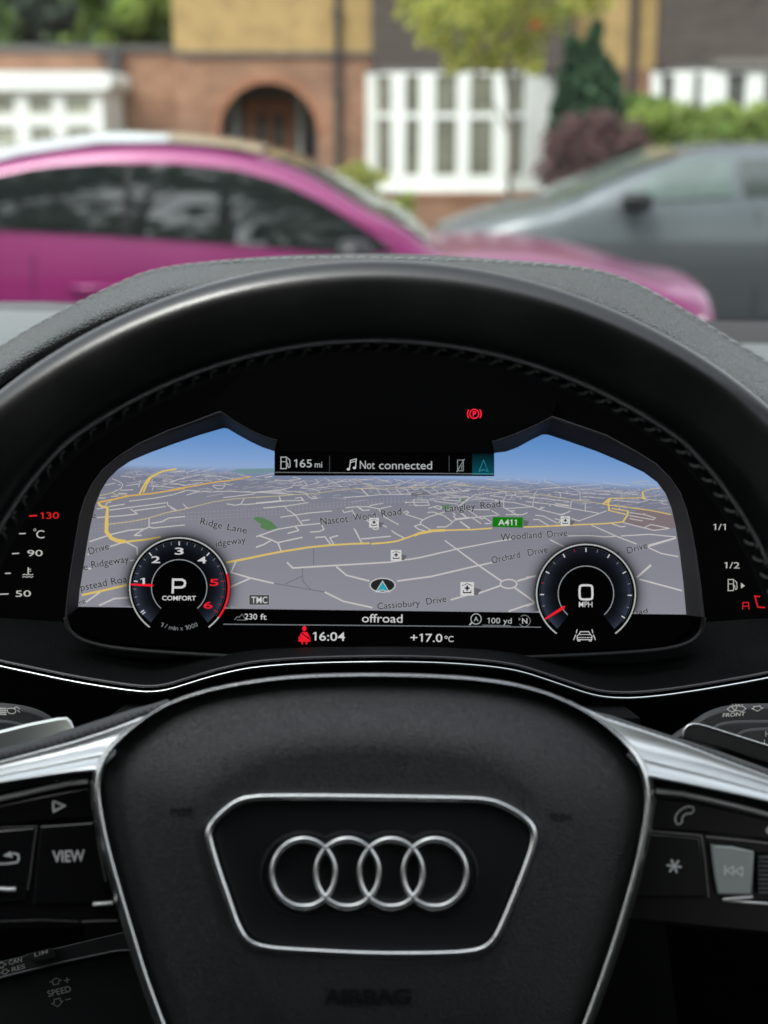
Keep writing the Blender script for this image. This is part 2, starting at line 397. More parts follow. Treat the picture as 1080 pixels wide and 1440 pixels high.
yellow_thin = rd(F_, "0,235 200,260 400,290;650,115 700,120 850,135;660,105 800,98") + rd(E_, "0,150 200,165 460,205 760,235 1000,268") + rd(D_, "0,105 190,180;0,180 190,180 380,175 640,172 800,170;860,170 910,140 1080,155") + rd(C_, "0,268 370,240 500,235 700,210 850,190 1080,180;910,95 1000,125 1080,160") + rd(H_, "350,320 560,295 720,265 900,210 1080,175") + rd(B_, "0,668 80,660 200,630 400,580 600,550 800,535 1080,520") + rd(A_, "250,660 390,628 410,640 540,650")
orange = rd(H_, "220,118 380,88 540,50") + rd(A_, "470,675 560,655 760,635 1080,585") + rd(B_, "0,468 200,430 400,395 600,370 760,340")
def clipmap(lines, dials=True):
    out = []
    for l in lines:
        q = []
        dense = []
        for a, b in zip(l, l[1:]):
            n = max(1, int((Vector(b) - Vector(a)).length / 3))
            dense += [(a[0] + (b[0] - a[0]) * i / n, a[1] + (b[1] - a[1]) * i / n) for i in range(n)]
        dense.append(l[-1])
        for x, y in dense:
            bt = 853 + 11 * (x - 110) / 855
            ok = y < bt and inside_x(y, 0) + .5 < x < inside_x(y, 1) - .5
            if 386 < x < 695 and y < 670.5: ok = False
            if ok: q.append((x, y))
            else:
                if len(q) > 1: out.append(q)
                q = []
        if len(q) > 1: out.append(q)
    return out
def persp_w(l, base):    # roads get thinner towards the skyline
    return [base * min(1.1, .30 + .88 * max(0, (p[1] - hz(p[0]))) / 150) for p in l]
def roads(name, lines, base, m, lift):
    f = Flat(); 
    for l in clipmap(lines): f.ribbon(l, persp_w(l, base))
    return f.build(name, DS, lift, m, nmap)
f = Flat()
f.poly([(640 / 6.75 + 240, 659.5), (980 / 6.75 + 240, 658.5), (386, 664), (344, 667), (324, 663)]).build('far_woodland', DS, .00062, E('screen_far_wood', (112, 142, 150)), nmap)
for fr_, s_ in ((C_, "0,450 60,455 150,500 210,560 110,580 40,550 50,520 0,490 -25,470"), (D_, "820,340 880,335 905,370 850,385 810,365"), (D_, "1000,285 1040,285 1030,305 1000,300")):
    f = Flat(); f.poly(rd(fr_, s_)[0]); f.build('park_area', DS, .00063, PARK, nmap)
f = Flat(); f.poly(rd(F_, "640,380 720,330 860,350 1000,390 1028,490 850,515 580,450")[0]); f.build('town_area', DS, .00064, E('screen_town', (124, 112, 116)), nmap)
f = Flat(); f.poly(rd(F_, "690,310 720,300 745,300 720,312")[0]); f.build('small_lake', DS, .00066, E('screen_lake', (84, 112, 148)), nmap)
f = Flat(); f.poly(rd(D_, "520,240 560,205 640,205 720,238 640,262 540,262")[0]); f.build('station_area', DS, .00065, E('screen_station', (112, 112, 122)), nmap)
f = Flat()
for off in (0, 30, 52):
    for k in range(150):
        x = 118 + k * 5.4; 
        yb = interp([(118, (741, 0, 0)), (250, (722, 0, 0)), (360, (716, 0, 0)), (520, (703, 0, 0)), (640, (694, 0, 0)), (800, (690, 0, 0)), (930, (692, 0, 0))], x)[0] + off / 6.75 * (1.2 if x < 400 else .8)
        if inside_x(yb, 0) + 2 < x < min(700, inside_x(yb, 1)): f.ribbon([(x - 1.1, yb + .3), (x + 1.1, yb - .3)], .8)
f.build('railway', DS, .00067, E('screen_rail2', (152, 152, 160)), nmap)
f = Flat()
for l in rd(M_, "160,148 335,178;297,30 297,85;258,95 260,140 285,168;200,150 260,122"): f.ribbon(l, .9)
f.build('footpaths', DS, .00068, DK, nmap)
roads('minor_roads', minor, 2.0, WR, .0007)
f = Flat(); f.arc(320 + 970 / 2.4545, 760 + 150 / 2.4545, 11.6, 1.8, ry=6.2)
f.build('roundabout', DS, .00096, WR, nmap); f = Flat()
for l in rd(G_, "700,325 790,245"): f.ribbon(l, 2.8)
f.build('short_lane', DS, .00096, WR, nmap)
roads('thin_yellow_roads', yellow_thin, 1.9, YT, .0011)
roads('main_yellow_roads', yellow_mid, 2.8, YR, .0012)
for l in clipmap(yellow_thick[:1]): f = Flat(); f.ribbon(l, [2.2 + 3 * max(0, min(1, (y - 705) / 30)) for x, y in l]); f.build('wide_yellow_road', DS, .0013, YR, nmap)
for k, l in enumerate(clipmap(yellow_thick[1:])): f = Flat(); f.ribbon(l, 2.3); f.build('wide_yellow_road', DS, .00131 + k * 1e-5, YR, nmap)
for l in clipmap(rd(D_, "560,628 600,608 680,594 740,582 850,578")): f = Flat(); f.ribbon(l, 3.6); f.build('wide_yellow_road', DS, .0013, YR, nmap)
roads('orange_trunk_road', orange, 3.9, OR, .0014)
# far specks of streets under the skyline
f = Flat(); rs = random.Random(5)
for k in range(640):
    x = rs.uniform(130, 945); y = hz(x) + 3 + abs(rs.gauss(0, 14))
    if y > hz(x) + 40 or not (inside_x(y, 0) + 8 < x < inside_x(y, 1) - 8) or (380 < x < 701 and y < 673): continue
    if 325 < x < 386 and y < 672: continue
    l = rs.uniform(3, 24); s = rs.choice([rs.uniform(-.22, -.02), rs.uniform(-.2, .2), rs.uniform(-.9, .9) if l < 5 else -.08])
    if not (inside_x(y + l * s, 0) + 2 < x < inside_x(y, 1) - 2): continue
    if 375 < x + l and x < 701 and y + l * s < 672: continue
    f.ribbon([(x, y), (min(x + l, inside_x(y, 1) - 2), y + l * s)], .35 + (y - hz(x)) * .011)
f.build('far_streets', DS, .00069, WT, nmap)

def road_name(t, x0, y0, x1, y1, h):
    f = Flat()
    d = .5
    for dx, dy in ((d, 0), (-d, 0), (0, d), (0, -d), (d * .7, d * .7), (-d * .7, -d * .7), (d * .7, -d * .7), (-d * .7, d * .7)): f.text(t, x0 + dx, y0 + dy, h * 1.16, x1 + dx, y1 + dy, bold=.010)
    halo = f.build('name_outline', DS, .0017, HALO, None)
    g = Flat(); g.text(t, x0, y0, h * 1.16, x1, y1, bold=.010)
    o = g.build('road_name', DS, .0019, TXT, nmap)
    # outline and letters form one piece
    me = o.data; hv = [v.co.copy() for v in halo.data.vertices]; hf = [tuple(p.vertices) for p in halo.data.polygons]
    q = MB(); q.add([v.co.copy() for v in me.vertices], [tuple(p.vertices) for p in me.polygons]); n1 = len(q.f)
    base = disp.location
    q.add([v - base for v in hv], hf)
    nm = bpy.data.meshes.new('road_name'); nm.from_pydata([tuple(v) for v in q.v], [], q.f)
    nm.materials.append(TXT); nm.materials.append(HALO)
    nm.polygons.foreach_set('material_index', [0] * n1 + [1] * len(hf)); nm.update()
    o.data = nm; bpy.data.objects.remove(halo)
for a in (("Nascot", 451, 738, 490, 734, 8.6), ("Wood", 497, 733, 529, 729, 8.6), ("Road", 537, 727.5, 565, 723.5, 8.6), ("Ridge", 281, 737, 312, 743.5, 8), ("Lane", 319, 745, 347, 750.5, 8),
          ("idgeway", 304, 769, 346, 763, 8), ("Drive", 126, 780, 154, 772, 8.4), ("Ridgeway", 129, 799, 182, 790, 8.4), ("pstead", 114, 831, 151, 823.5, 8.4), ("Roa", 157, 822.5, 179, 818.5, 8.4),
          ("ne", 113, 851.5, 121, 847.5, 7), ("e", 130, 729.5, 135.5, 728, 8.5), ("e", 118, 802, 124, 801, 8.2), ("Langley", 626, 720, 669, 716, 8.2), ("Road", 676, 715.5, 704, 713, 8.2), ("Woodland", 704, 760, 762, 756, 8.2), ("Drive", 770, 756, 798, 753.5, 8.2),
          ("Orchard", 692, 792.5, 732, 784, 8.2), ("Drive", 743, 782, 771, 776.5, 8.2), ("y", 868, 782, 873, 780.5, 8), ("Drive", 883, 779, 911, 770.5, 8.2), ("Cassiobury", 531, 857, 591, 852, 8), ("Drive", 600, 850.5, 628, 846, 8), ("oad", 890, 864.5, 911, 862, 6)):
    road_name(*a)
for cx, cy, s in ((526, 735, 13.5), (557, 781, 15), (657, 828, 19), (795, 732.5, 13)):
    f = Flat(); h = s / 2
    f.poly([(cx + h * .8, cy + h * .9), (cx + h * 1.5, cy + h * .9), (cx + h * 2.1, cy + h * .1), (cx + h, cy - h * .2)]); sh = f.build('symbol_shadow', DS, .00195, DK, None)
    q = Flat(); q.rect(cx - h, cy - h, cx + h, cy + h); o = q.build('place_symbol', DS, .002, W_, nmap)
    g = Flat(); g.rect(cx - h * .62, cy + h * .48, cx + h * .62, cy + h * .66); g.rect(cx - h * .62, cy + h * .2, cx - h * .5, cy + h * .5); g.rect(cx + h * .5, cy + h * .2, cx + h * .62, cy + h * .5)
    g.rect(cx - h * .38, cy - h * .22, cx + h * .38, cy + h * .02); g.rect(cx - h * .13, cy - h * .5, cx + h * .13, cy + h * .28)
    g.ribbon([(cx - h * .75, cy - h * .45), (cx, cy - h * .78), (cx + h * .75, cy - h * .45)], h * .1)
    n1 = len(o.data.polygons); q = MB(); q.add([v.co.copy() for v in o.data.vertices], [tuple(p.vertices) for p in o.data.polygons])
    g2 = g.build('x', DS, .0022, TXT, None); q.add([v.co - disp.location for v in g2.data.vertices], [tuple(p.vertices) for p in g2.data.polygons]); n2 = len(g2.data.polygons)
    q.add([v.co - disp.location for v in sh.data.vertices], [tuple(p.vertices) for p in sh.data.polygons]); n3 = len(sh.data.polygons)
    me = bpy.data.meshes.new('place_symbol'); me.from_pydata([tuple(v) for v in q.v], [], q.f)
    for mm in (W_, E('screen_ink', (30, 30, 40)), DK): me.materials.append(mm)
    me.polygons.foreach_set('material_index', [0] * n1 + [1] * n2 + [2] * n3); me.update(); o.data = me
    bpy.data.objects.remove(g2); bpy.data.objects.remove(sh)
f = Flat(); f.poly([(736, 740), (742, 739), (744, 733), (736, 731)]).build('sign_shadow', DS, .00195, DK, nmap)
f = Flat(); f.poly([(693, 727), (735.5, 727.5), (735, 742), (692.5, 741)]); f.build('road_number_sign', DS, .002, GRN, nmap)
Flat().text('A411', 700.5, 738.6, 8.2, 726.5, 738.9, bold=.012).build('road_number', DS, .0022, W_, nmap)
f = Flat(); f.disc(538, 823, 18.5, 10.5); f.build('position_disc', DS, .002, E('screen_disc_edge', (190, 192, 192)), nmap)
f = Flat(); f.disc(538, 823, 16.8, 9).build('position_disc_face', DS, .0021, E('screen_disc', (34, 36, 38)), nmap)
f = Flat(); f.ribbon([(528.5, 832.6), (538, 817.2), (547.5, 832.6), (538, 829.6), (528.5, 832.6)], 1.1); f.build('position_arrow_edge', DS, .0023, W_, nmap)
f = Flat(); f.poly([(530, 831.6), (538, 818.6), (538, 828.8)]); f.poly([(546, 831.6), (538, 818.6), (538, 828.8)]); f.build('position_arrow', DS, .0022, E('screen_cyan', (40, 158, 176)), nmap)
f = Flat(); f.rect(349.5, 835.5, 379.5, 851.5).build('traffic_badge_edge', DS, .002, E('screen_badge_edge', (150, 150, 152)), nmap)
f = Flat(); f.rect(350.7, 836.7, 378.3, 850.3).build('traffic_badge', DS, .0021, E('screen_badge', (66, 68, 70)), nmap)
Flat().text('TMC', 353.5, 848.2, 9, 376, 848.2, bold=.006).build('traffic_badge_text', DS, .0023, W_, nmap)

# ---- dials
def dial(name, cx, cy, r, parts):
    # soft dark surround, then the face
    N = 96; rings = [(r - 2, 1.0), (r + 1.5, .92), (r + 5, .6), (r + 10, .3), (r + 16, .1), (r + 23, 0)]
    V = []; op = []; Fc = []
    for i in range(N):
        a = 2 * PI * i / N
        for q, o_ in rings:
            x = cx + q * math.sin(a); y = cy - q * math.cos(a); bt = 853 + 11 * (x - 110) / 855
            V.append(DS.at(x, min(y, bt - .5) if q > r else y, .003)); op.append(o_ if y < bt - .5 else 0 if q > r else 1)
    n = len(rings)
    for i in range(N):
        for j in range(n - 1):
            a = i * n + j; b = ((i + 1) % N) * n + j; Fc.append((a, a + 1, b + 1, b))
    face = Flat().disc(cx, cy, r - 1, n=72).build(name, DS, .0034, BLK, disp)
    me = bpy.data.meshes.new('dial_shadow'); me.from_pydata([tuple(v) for v in V], [], Fc); me.update()
    o = link('dial_shadow', me, MSA, face); set_col(o, [(6, 6, 8)] * len(V), op)
    # annulus with a blue grey sheen
    V = []; cols = []; Fc = []; n = 9; A = list(range(-141, 142, 3))
    for a_ in A:
        a = math.radians(a_)
        for j in range(n):
            w = j / (n - 1); q = 40 + (r - 6.5 - 40) * w
            V.append(DS.at(cx + q * math.sin(a), cy - q * math.cos(a), .0038))
            k = (.15 + .85 * w ** 1.6) * (.45 + .55 * abs(math.sin(a * .75)) ** 1.5); sect = .82 + .18 * ((a_ % 30) / 30)
            cols.append((5 + 50 * k * sect, 6 + 56 * k * sect, 9 + 70 * k * sect))
    for i in range(len(A) - 1):
        for j in range(n - 1):
            a = i * n + j; Fc.append((a, a + 1, a + n + 1, a + n))
    me = bpy.data.meshes.new('dial_face'); me.from_pydata([tuple(v) for v in V], [], Fc); me.update()
    o = link('dial_face', me, MS, face); set_col(o, cols)
    f = Flat(); f.arc(cx, cy, r - 4.9, .9, -128, 128, n=90); f.build('tick_track', DS, .0041, E('screen_track', (52, 56, 64)), face)
    Flat().arc(cx, cy, r - .4, 1.9, -143.5, 143.5, n=110).build('outer_ring', DS, .0044, E('screen_ring', (176, 180, 178)), face)
    Flat().arc(cx, cy, 39, 1.1, -139, 139, n=90).build('inner_ring', DS, .0044, E('screen_inner_ring', (150, 156, 160)), face)
    return face
def tick(f, cx, cy, a, r0, r1, w):
    a = math.radians(a); f.ribbon([(cx + r0 * math.sin(a), cy - r0 * math.cos(a)), (cx + r1 * math.sin(a), cy - r1 * math.cos(a))], w)
tx, ty = 252, 826
ta = dial('tachometer', tx, ty, 70, None)
f = Flat(); g = Flat(); h = Flat()
for k in range(25):
    a = -123 + 41 * k / 4
    if k % 4 == 0 and k < 20: tick(f, tx, ty, a, 59, 64.5, 1.6)
    elif k < 19: tick(g, tx, ty, a, 60.5, 64.5, .9)
    else: tick(h, tx, ty, a, 60 if k % 4 else 58.5, 64.5, .9 if k % 4 else 1.5)
tick(f, tx, ty, -126, 59, 64, 1.4)
f.build('major_ticks', DS, .0045, W_, ta); g.build('minor_ticks', DS, .0045, GRY, ta); h.build('red_ticks', DS, .0045, E('screen_dim_red', (150, 30, 40)), ta)
Flat().arc(tx, ty, 69.6, 2.6, 74, 127, n=40).build('red_band', DS, .0047, RED, ta)
for t, x, y, w, m in (('1', 200.5, 817.5, 6.4, W_), ('2', 219, 787, 12.5, W_), ('3', 252, 775, 12.5, W_), ('4', 284, 787.5, 12.5, W_), ('5', 301, 819, 12.5, RED), ('6', 292.5, 851, 12.5, RED)):
    Flat().text(t, x - w / 2, y + 4.6, 9.3, x + w / 2, y + 4.6, bold=.012).build('numeral', DS, .0046, m, ta)
f = Flat(); f.ribbon([(242.8, 834.5), (243.4, 815), (256, 815.2), (259.4, 817), (260.4, 820.2), (259.2, 824), (255.6, 826), (244.4, 826.2)], 3.1).build('gear_letter', DS, .0046, W_, ta)
Flat().text('COMFORT', 228, 844, 6.2, 275.5, 844.3, bold=.015).build('drive_mode_text', DS, .0046, W_, ta)
f = Flat(); s = '1 / min x 1000'; total = 0; adv = {' ': 2.0, '/': 3.4, 'm': 6.6, 'i': 2.2, 'n': 4.6, 'x': 4.4, '1': 4.0, '0': 4.8}
L = sum(adv[c] + .35 for c in s); p = -L / 2
for c in s:
    w = adv[c]
    if c != ' ':
        th = (p + w / 2) / 60.5; x = tx + 60.5 * math.sin(th); y = ty + 60.5 * math.cos(th); d = Vector((math.cos(th), -math.sin(th)))
        hh = w / 2 * .86
        f.text(c, x - d.x * hh, y - d.y * hh, 6.0, x + d.x * hh, y + d.y * hh)
    p += w + .35
f.build('scale_text', DS, .0046, GRY, ta)
Flat().poly([(182.8, 820.6), (182.8, 823), (214, 825), (216, 823.3), (214, 821.4)]).build('needle', DS, .005, RED, ta)
sx, sy = 824, 835
sp = dial('speedometer', sx, sy, 69.8, None)
f = Flat(); g = Flat(); h = Flat()
for a in (-122, -91, -61, -30, 0, 31, 61, 92, 122): tick(f, sx, sy, a, 59, 64.5, 1.5)
for a in (-106, -46, 15, 46, 77, 108): tick(g, sx, sy, a, 60, 64, 1)
for a in (-76, -15): tick(h, sx, sy, a, 61, 64, 1.5)
f.build('major_ticks', DS, .0045, W_, sp); g.build('minor_ticks', DS, .0045, GRY, sp); h.build('red_ticks', DS, .0045, E('screen_dim_red', (150, 30, 40)), sp)
rr = [(817.5, 823), (830.5, 823), (833, 825.5), (833.2, 840.5), (830.8, 843), (817.6, 843), (815, 840.5), (815, 825.5)]
Flat().ribbon(smooth2(rr, 1, True), 3.0, True).build('speed_digit', DS, .0046, W_, sp)
Flat().text('MPH', 814, 853.6, 7.6, 833, 853.8, bold=.002).build('unit_text', DS, .0046, W_, sp)
Flat().poly([(766, 869.5), (767.3, 871.6), (793.5, 856), (795, 852), (791, 852.6)]).build('needle', DS, .005, RED, sp)

# ---- top information bar
bar = Flat().poly([(386, 634), (695, 636), (695, 669.6), (386, 668)]).build('information_bar', DS, .0030, BLK, disp)
f = Flat(); f.ribbon([(387, 664.2), (664, 666.2)], .9); f.build('bar_line', DS, .0034, GRY, bar)
f = Flat(); f.ribbon([(664, 666.4), (694.5, 666.6)], 1.1); f.build('teal_line', DS, .0034, E('screen_teal_line', (70, 150, 158)), bar)
for x_ in (463.5, 631.5): f = Flat(); f.ribbon([(x_, 641), (x_, 663)], .8); f.build('divider', DS, .0034, E('screen_divider', (70, 74, 76)), bar)
o = Flat().poly([(664, 638), (694.6, 638), (694.6, 666), (664, 666)]).build('teal_field', DS, .0032, MS, bar); set_col(o, [(4, 20, 28), (4, 20, 28), (12, 72, 84), (12, 72, 84)])
def fuel_icon(f, x, y, s):
    f.ribbon([(x, y), (x + 8 * s, y)], 1.1 * s); f.ribbon([(x + 1 * s, y), (x + 1 * s, y - 15 * s), (x + 8.2 * s, y - 15 * s), (x + 8.2 * s, y)], 1.1 * s)
    f.ribbon([(x + 1 * s, y - 9 * s), (x + 8 * s, y - 9 * s)], .9 * s)
    f.ribbon([(x + 9.5 * s, y - 14 * s), (x + 12.5 * s, y - 11 * s), (x + 13 * s, y - 3 * s), (x + 11.5 * s, y - 1.4 * s), (x + 10 * s, y - 3 * s), (x + 10 * s, y - 6.5 * s), (x + 8.5 * s, y - 7.5 * s)], 1.0 * s)
LG = E('screen_light_grey', (178, 182, 182))
f = Flat(); fuel_icon(f, 394, 659, 1.08); f.build('fuel_symbol', DS, .0034, LG, bar)
Flat().text('165', 413.6, 657, 11, 438.5, 657.2).build('range_text', DS, .0034, LG, bar)
Flat().text('mi', 442.5, 657.4, 8.6, 453, 657.4).build('range_unit', DS, .0034, LG, bar)
f = Flat(); f.ribbon([(491.5, 659), (493, 647.5), (501, 645.3), (500, 657.5)], 1.1); f.ribbon([(492.8, 650.5), (500.6, 648.4)], .9); f.disc(489.9, 659.8, 2.2, 1.7); f.disc(498.4, 658, 2.2, 1.7); f.build('music_note', DS, .0034, W_, bar)
Flat().text('Not', 506, 659.2, 11.2, 527, 659.4).build('status_text', DS, .0034, LG, bar)
Flat().text('connected', 533, 659.6, 11.2, 607.5, 660).build('status_text', DS, .0034, LG, bar)
f = Flat(); f.ribbon([(643.5, 662), (643.5, 647), (651.5, 647), (651.5, 662)], 1.0, True); f.ribbon([(642.3, 664), (653, 645.5)], 1.1); f.ribbon([(649, 661), (649.3, 655.5), (652.5, 654.8)], .8); f.build('phone_off_symbol', DS, .0034, E('screen_mid', (140, 146, 146)), bar)
Flat().ribbon([(673.5, 663), (680, 647), (686.5, 663.3), (680, 660), (673.5, 663)], 1.1).build('arrow_symbol', DS, .0034, E('screen_teal', (48, 128, 142)), bar)

# ---- lower status area
st = Flat().poly([(109, 853.2), (966, 864.2), (975, 884), (930, 908), (720, 922), (380, 921), (150, 903), (104, 884)]).build('status_area', DS, .0024, BLK, disp)
f = Flat(); f.ribbon([(314, 877.8), (540, 879.8), (761, 882)], 1.2); f.ribbon([(678, 879.2), (718, 879.9)], 1.0); f.build('status_lines', DS, .0036, E('screen_line', (120, 124, 128)), st)
f = Flat(); f.ribbon([(329.5, 871.5), (334, 867), (336, 868.3), (340.5, 863.5), (345.5, 871.5)], .9); f.ribbon([(333, 871.8), (346, 872)], .8); f.build('mountain_symbol', DS, .0036, GRY, st)
Flat().text('230', 344, 871, 8, 361.5, 871.2, bold=.003).build('altitude_text', DS, .0036, W_, st)
Flat().text('ft', 366, 871.2, 8, 375, 871.4, bold=.003).build('altitude_unit', DS, .0036, W_, st)
Flat().text('offroad', 509, 875, 11.6, 566, 875.6, bold=.002).build('route_text', DS, .0036, W_, st)
f = Flat(); f.arc(669.5, 870.4, 7.2, 1.1); f.ribbon([(664, 875.5), (660, 879)], 1.8); f.build('magnifier_symbol', DS, .0036, LG, st)
Flat().text('A', 669.5, 873.6, 6.4, align='C').build('magnifier_letter', DS, .0036, LG, st)
Flat().text('100 yd', 685.5, 876.4, 7.6, 719.5, 876.9).build('scale_bar_text', DS, .0036, LG, st)
f = Flat(); f.arc(737.6, 873.2, 8, 1.0, -40, 240); f.poly([(729.4, 868.5), (732.5, 870.8), (729.4, 873)]); f.build('compass_ring', DS, .0036, GRY, st)
Flat().text('N', 737.9, 877, 7.6, align='C').build('compass_letter', DS, .0036, W_, st)
Flat().text('16:04', 440, 900.6, 11.8, 485, 901.2, bold=.004).build('clock_text', DS, .0036, W_, st)
Flat().text('+17.0', 577, 902.2, 11.2, 622, 902.8, bold=.004).build('temperature_text', DS, .0036, W_, st)
f = Flat(); f.text('C', 630.4, 902.6, 8, 637.8, 902.6); f.arc(627.4, 896.2, 1.7, .8); f.build('temperature_unit', DS, .0036, W_, st)
f = Flat(); f.disc(428, 883.8, 3.0, 3.7); f.poly([(424.2, 888.6), (431.8, 888.6), (433.6, 899), (422.4, 899)]); f.poly([(421.4, 897.5), (434.6, 897.5), (437.2, 901.5), (434, 902.4), (422, 902.4), (418.8, 901.5)])
f.ribbon([(424.4, 889.6), (419.8, 898.6)], 1.5); f.ribbon([(431.6, 889.6), (436.2, 898.6)], 1.5); f.ribbon([(425, 902.4), (425, 906)], 2.2); f.ribbon([(431, 902.4), (431, 906)], 2.2); f.build('seatbelt_symbol', DS, .0036, RED, st)
f = Flat(); f.ribbon([(422, 888.4), (435.6, 899.4)], 1.3); f.build('seatbelt_stripe', DS, .0038, BLK, st)
f = Flat()
f.ribbon([(812, 899.5), (811.5, 894.5), (814.5, 892), (816, 888.3), (828, 888.3), (830, 892), (832.6, 894.5), (832, 899.5)], 1.1, True); f.ribbon([(812, 896.6), (832, 896.6)], .8); f.ribbon([(814.6, 892.3), (829.8, 892.3)], .8)
f.ribbon([(812.6, 899.6), (812.6, 901.4), (815.6, 901.4), (815.6, 899.6)], .9); f.ribbon([(828.6, 899.6), (828.6, 901.4), (831.6, 901.4), (831.6, 899.6)], .9)
for a, b in (((811.6, 885), (810.2, 890.5)), ((809.6, 892.5), (806.6, 900)), ((832.4, 885), (833.8, 890.5)), ((834.4, 892.5), (837.4, 900))): f.ribbon([a, b], 1.1)
f.build('lane_assist_symbol', DS, .0036, W_, st)

# ---- warning lamp in the black brow above the screen
lamp = Flat(); lamp.arc(667, 582, 6.3, 1.3); lamp.arc(667, 582, 9.6, 1.4, 52, 128, n=16); lamp.arc(667, 582, 9.6, 1.4, -128, -52, n=16)
lamp.text('P', 667.3, 585.7, 7.4, align='C', bold=.01)
lamp.build('parking_brake_lamp', DS, .0080, E('lamp_red', (255, 40, 64), 1.25), disp)

# ---- temperature gauge at the left, fuel gauge at the right
LGT = E('gauge_white', (186, 184, 180)); RD2 = E('gauge_red', (206, 34, 36), 1.05)
tg = Flat(); 
for a, b in (((27, 750.5), (36, 750.2)), ((17, 778.7), (27, 778)), ((7, 806.3), (15, 806)), ((0, 835.6), (12, 835.2))): tg.ribbon([a, b], 1.6)
tgo = tg.build('temperature_gauge', DS, .001, LGT, disp)
Flat().ribbon([(41, 725.6), (52, 725)], 2.2).build('hot_tick', DS, .001, RD2, tgo)
Flat().text('130', 57, 729.6, 9, 83, 729.2, bold=.004).build('hot_numeral', DS, .001, RD2, tgo)
Flat().text('90', 38.5, 782.2, 8.6, 60, 782, bold=.004).build('gauge_numeral', DS, .001, LGT, tgo)
Flat().text('50', 22, 839.2, 8.6, 43.5, 838.8, bold=.004).build('gauge_numeral', DS, .001, LGT, tgo)
f = Flat(); f.text('C', 51, 757, 11, 62.5, 756.8, bold=.002); f.arc(49, 745.2, 1.5, .7); f.build('celsius_text', DS, .001, LGT, tgo)
f = Flat(); f.ribbon([(39.6, 807), (39.8, 798)], 1.8); f.ribbon([(40.4, 800.6), (43.6, 800.5)], .9); f.ribbon([(40.4, 803.4), (43.6, 803.4)], .9)
for yy in (808.6, 811.8): f.ribbon([(31.5, yy), (34.5, yy - 1.1), (37.5, yy), (40.5, yy - 1.1), (43.5, yy), (46.8, yy - 1.1)], 1.0)
f.build('coolant_symbol', DS, .001, LGT, tgo)
fg = Flat(); fuel_icon(fg, 1023, 830.5, 1.04); fg.poly([(1042, 819.5), (1042, 827.6), (1047.6, 823.8)])
fgo = fg.build('fuel_gauge', DS, .001, LGT, disp)
Flat().text('1/1', 1003, 745.2, 8.6, 1020.5, 745.4).build('gauge_numeral', DS, .001, LGT, fgo)
Flat().text('1/2', 1018.5, 799, 8.6, 1040, 799.4).build('gauge_numeral', DS, .001, LGT, fgo)
f = Flat(); f.ribbon([(1044.3, 857), (1044.8, 847.3), (1052.6, 847.3), (1053.2, 857)], 1.3); f.ribbon([(1044.6, 852.4), (1052.8, 852.4)], 1.2); f.build('reserve_letter', DS, .001, RD2, fgo)
f = Flat(); f.ribbon([(1069, 839), (1061.5, 838.2), (1065.6, 853.6), (1076, 854.4)], 1.8); f.build('reserve_bracket', DS, .001, RD2, fgo)

# ---- raised frame round the screen
IN = S_OUT[:19]; 
OUTL = [(92, 868), (94, 845), (98, 812), (103, 780), (108, 750), (113, 722), (120, 700), (130, 680), (145, 660), (165, 643), (195, 624), (235, 606), (272, 593), (306, 580), (311, 579),
        (330, 592), (352, 605), (372, 614), (390, 619)]
IR = S_OUT[22:]
OR_ = [(692, 621), (712, 615), (735, 606), (757, 596), (776, 586), (783, 588), (812, 598), (852, 612), (893, 634), (922, 652), (942, 672), (956, 692), (965, 716), (972, 742), (979, 780), (985, 822), (990, 868)]
for I, O in ((IN, OUTL), (IR, OR_)):
    m = MB()
    n = 60; a = resample([Vector((x, y)) for x, y in I], n); b = resample([Vector((x, y)) for x, y in O], n)
    if I is IN: a = [Vector(p) for p in I]; b = [Vector(p) for p in O]
    else: a = [Vector(p) for p in I]; b = [Vector(p) for p in O]
    k = min(len(a), len(b)); a = a[:k]; b = b[:k]
    rows = []
    for t, lift in ((0, .0045), (.25, .0062), (.8, .0125), (.93, .0135), (1.0, .0136), (1.04, .0125)):
        rows.append([DS.at(*(p.lerp(q, t)), lift) for p, q in zip(a, b)])
    m.grid(rows); m.build('display_frame', frame_mat, disp, auto=40)
lo = [(92, 868), (97, 888), (120, 904), (180, 915), (350, 925), (540, 929), (720, 926), (900, 918), (962, 909), (986, 892), (990, 868)]
MB().tube([DS.at(x, y, .004) for x, y in smooth2(lo, 2)], .0012, 8).build('lower_frame_edge', mat('lower_edge_plastic', (.008, .008, .009), .5, spec=.2), disp, smooth=True)
# ================= dashboard =================
sweep_m0 = mat('passenger_dash_plastic', (.03, .032, .032), .55, bump=('cell', 600, .4, .0006), var=(20, .15))
leather = mat('grained_dash_leather', (.078, .087, .083), .46, spec=.7, bump=('cell', 520, 1, .003), var=(60, .15), sheen=.15)
thread = mat('grey_thread', (.40, .43, .41), .7, bump=('n', 3000, .3, .0003))
chrome = mat('satin_chrome', (.72, .74, .73), .22, metal=1)
dash = thing('dashboard', 'black leather dashboard hood with stitched seam above the digital instrument display', 'dashboard', (0, .95, 1.2))
RID = [(-560, 1400), (-420, 1050), (-300, 790), (-200, 660), (-120, 578), (-60, 527), (0, 486), (50, 456), (100, 430), (150, 405), (185, 389), (212, 379), (260, 371), (330, 364), (400, 359), (480, 357), (560, 356), (650, 361), (740, 367), (800, 372), (842, 379),
       (872, 388), (905, 402), (945, 424), (985, 448), (1030, 477), (1080, 506), (1140, 545), (1220, 610), (1310, 720), (1400, 900), (1500, 1150), (1600, 1450)]
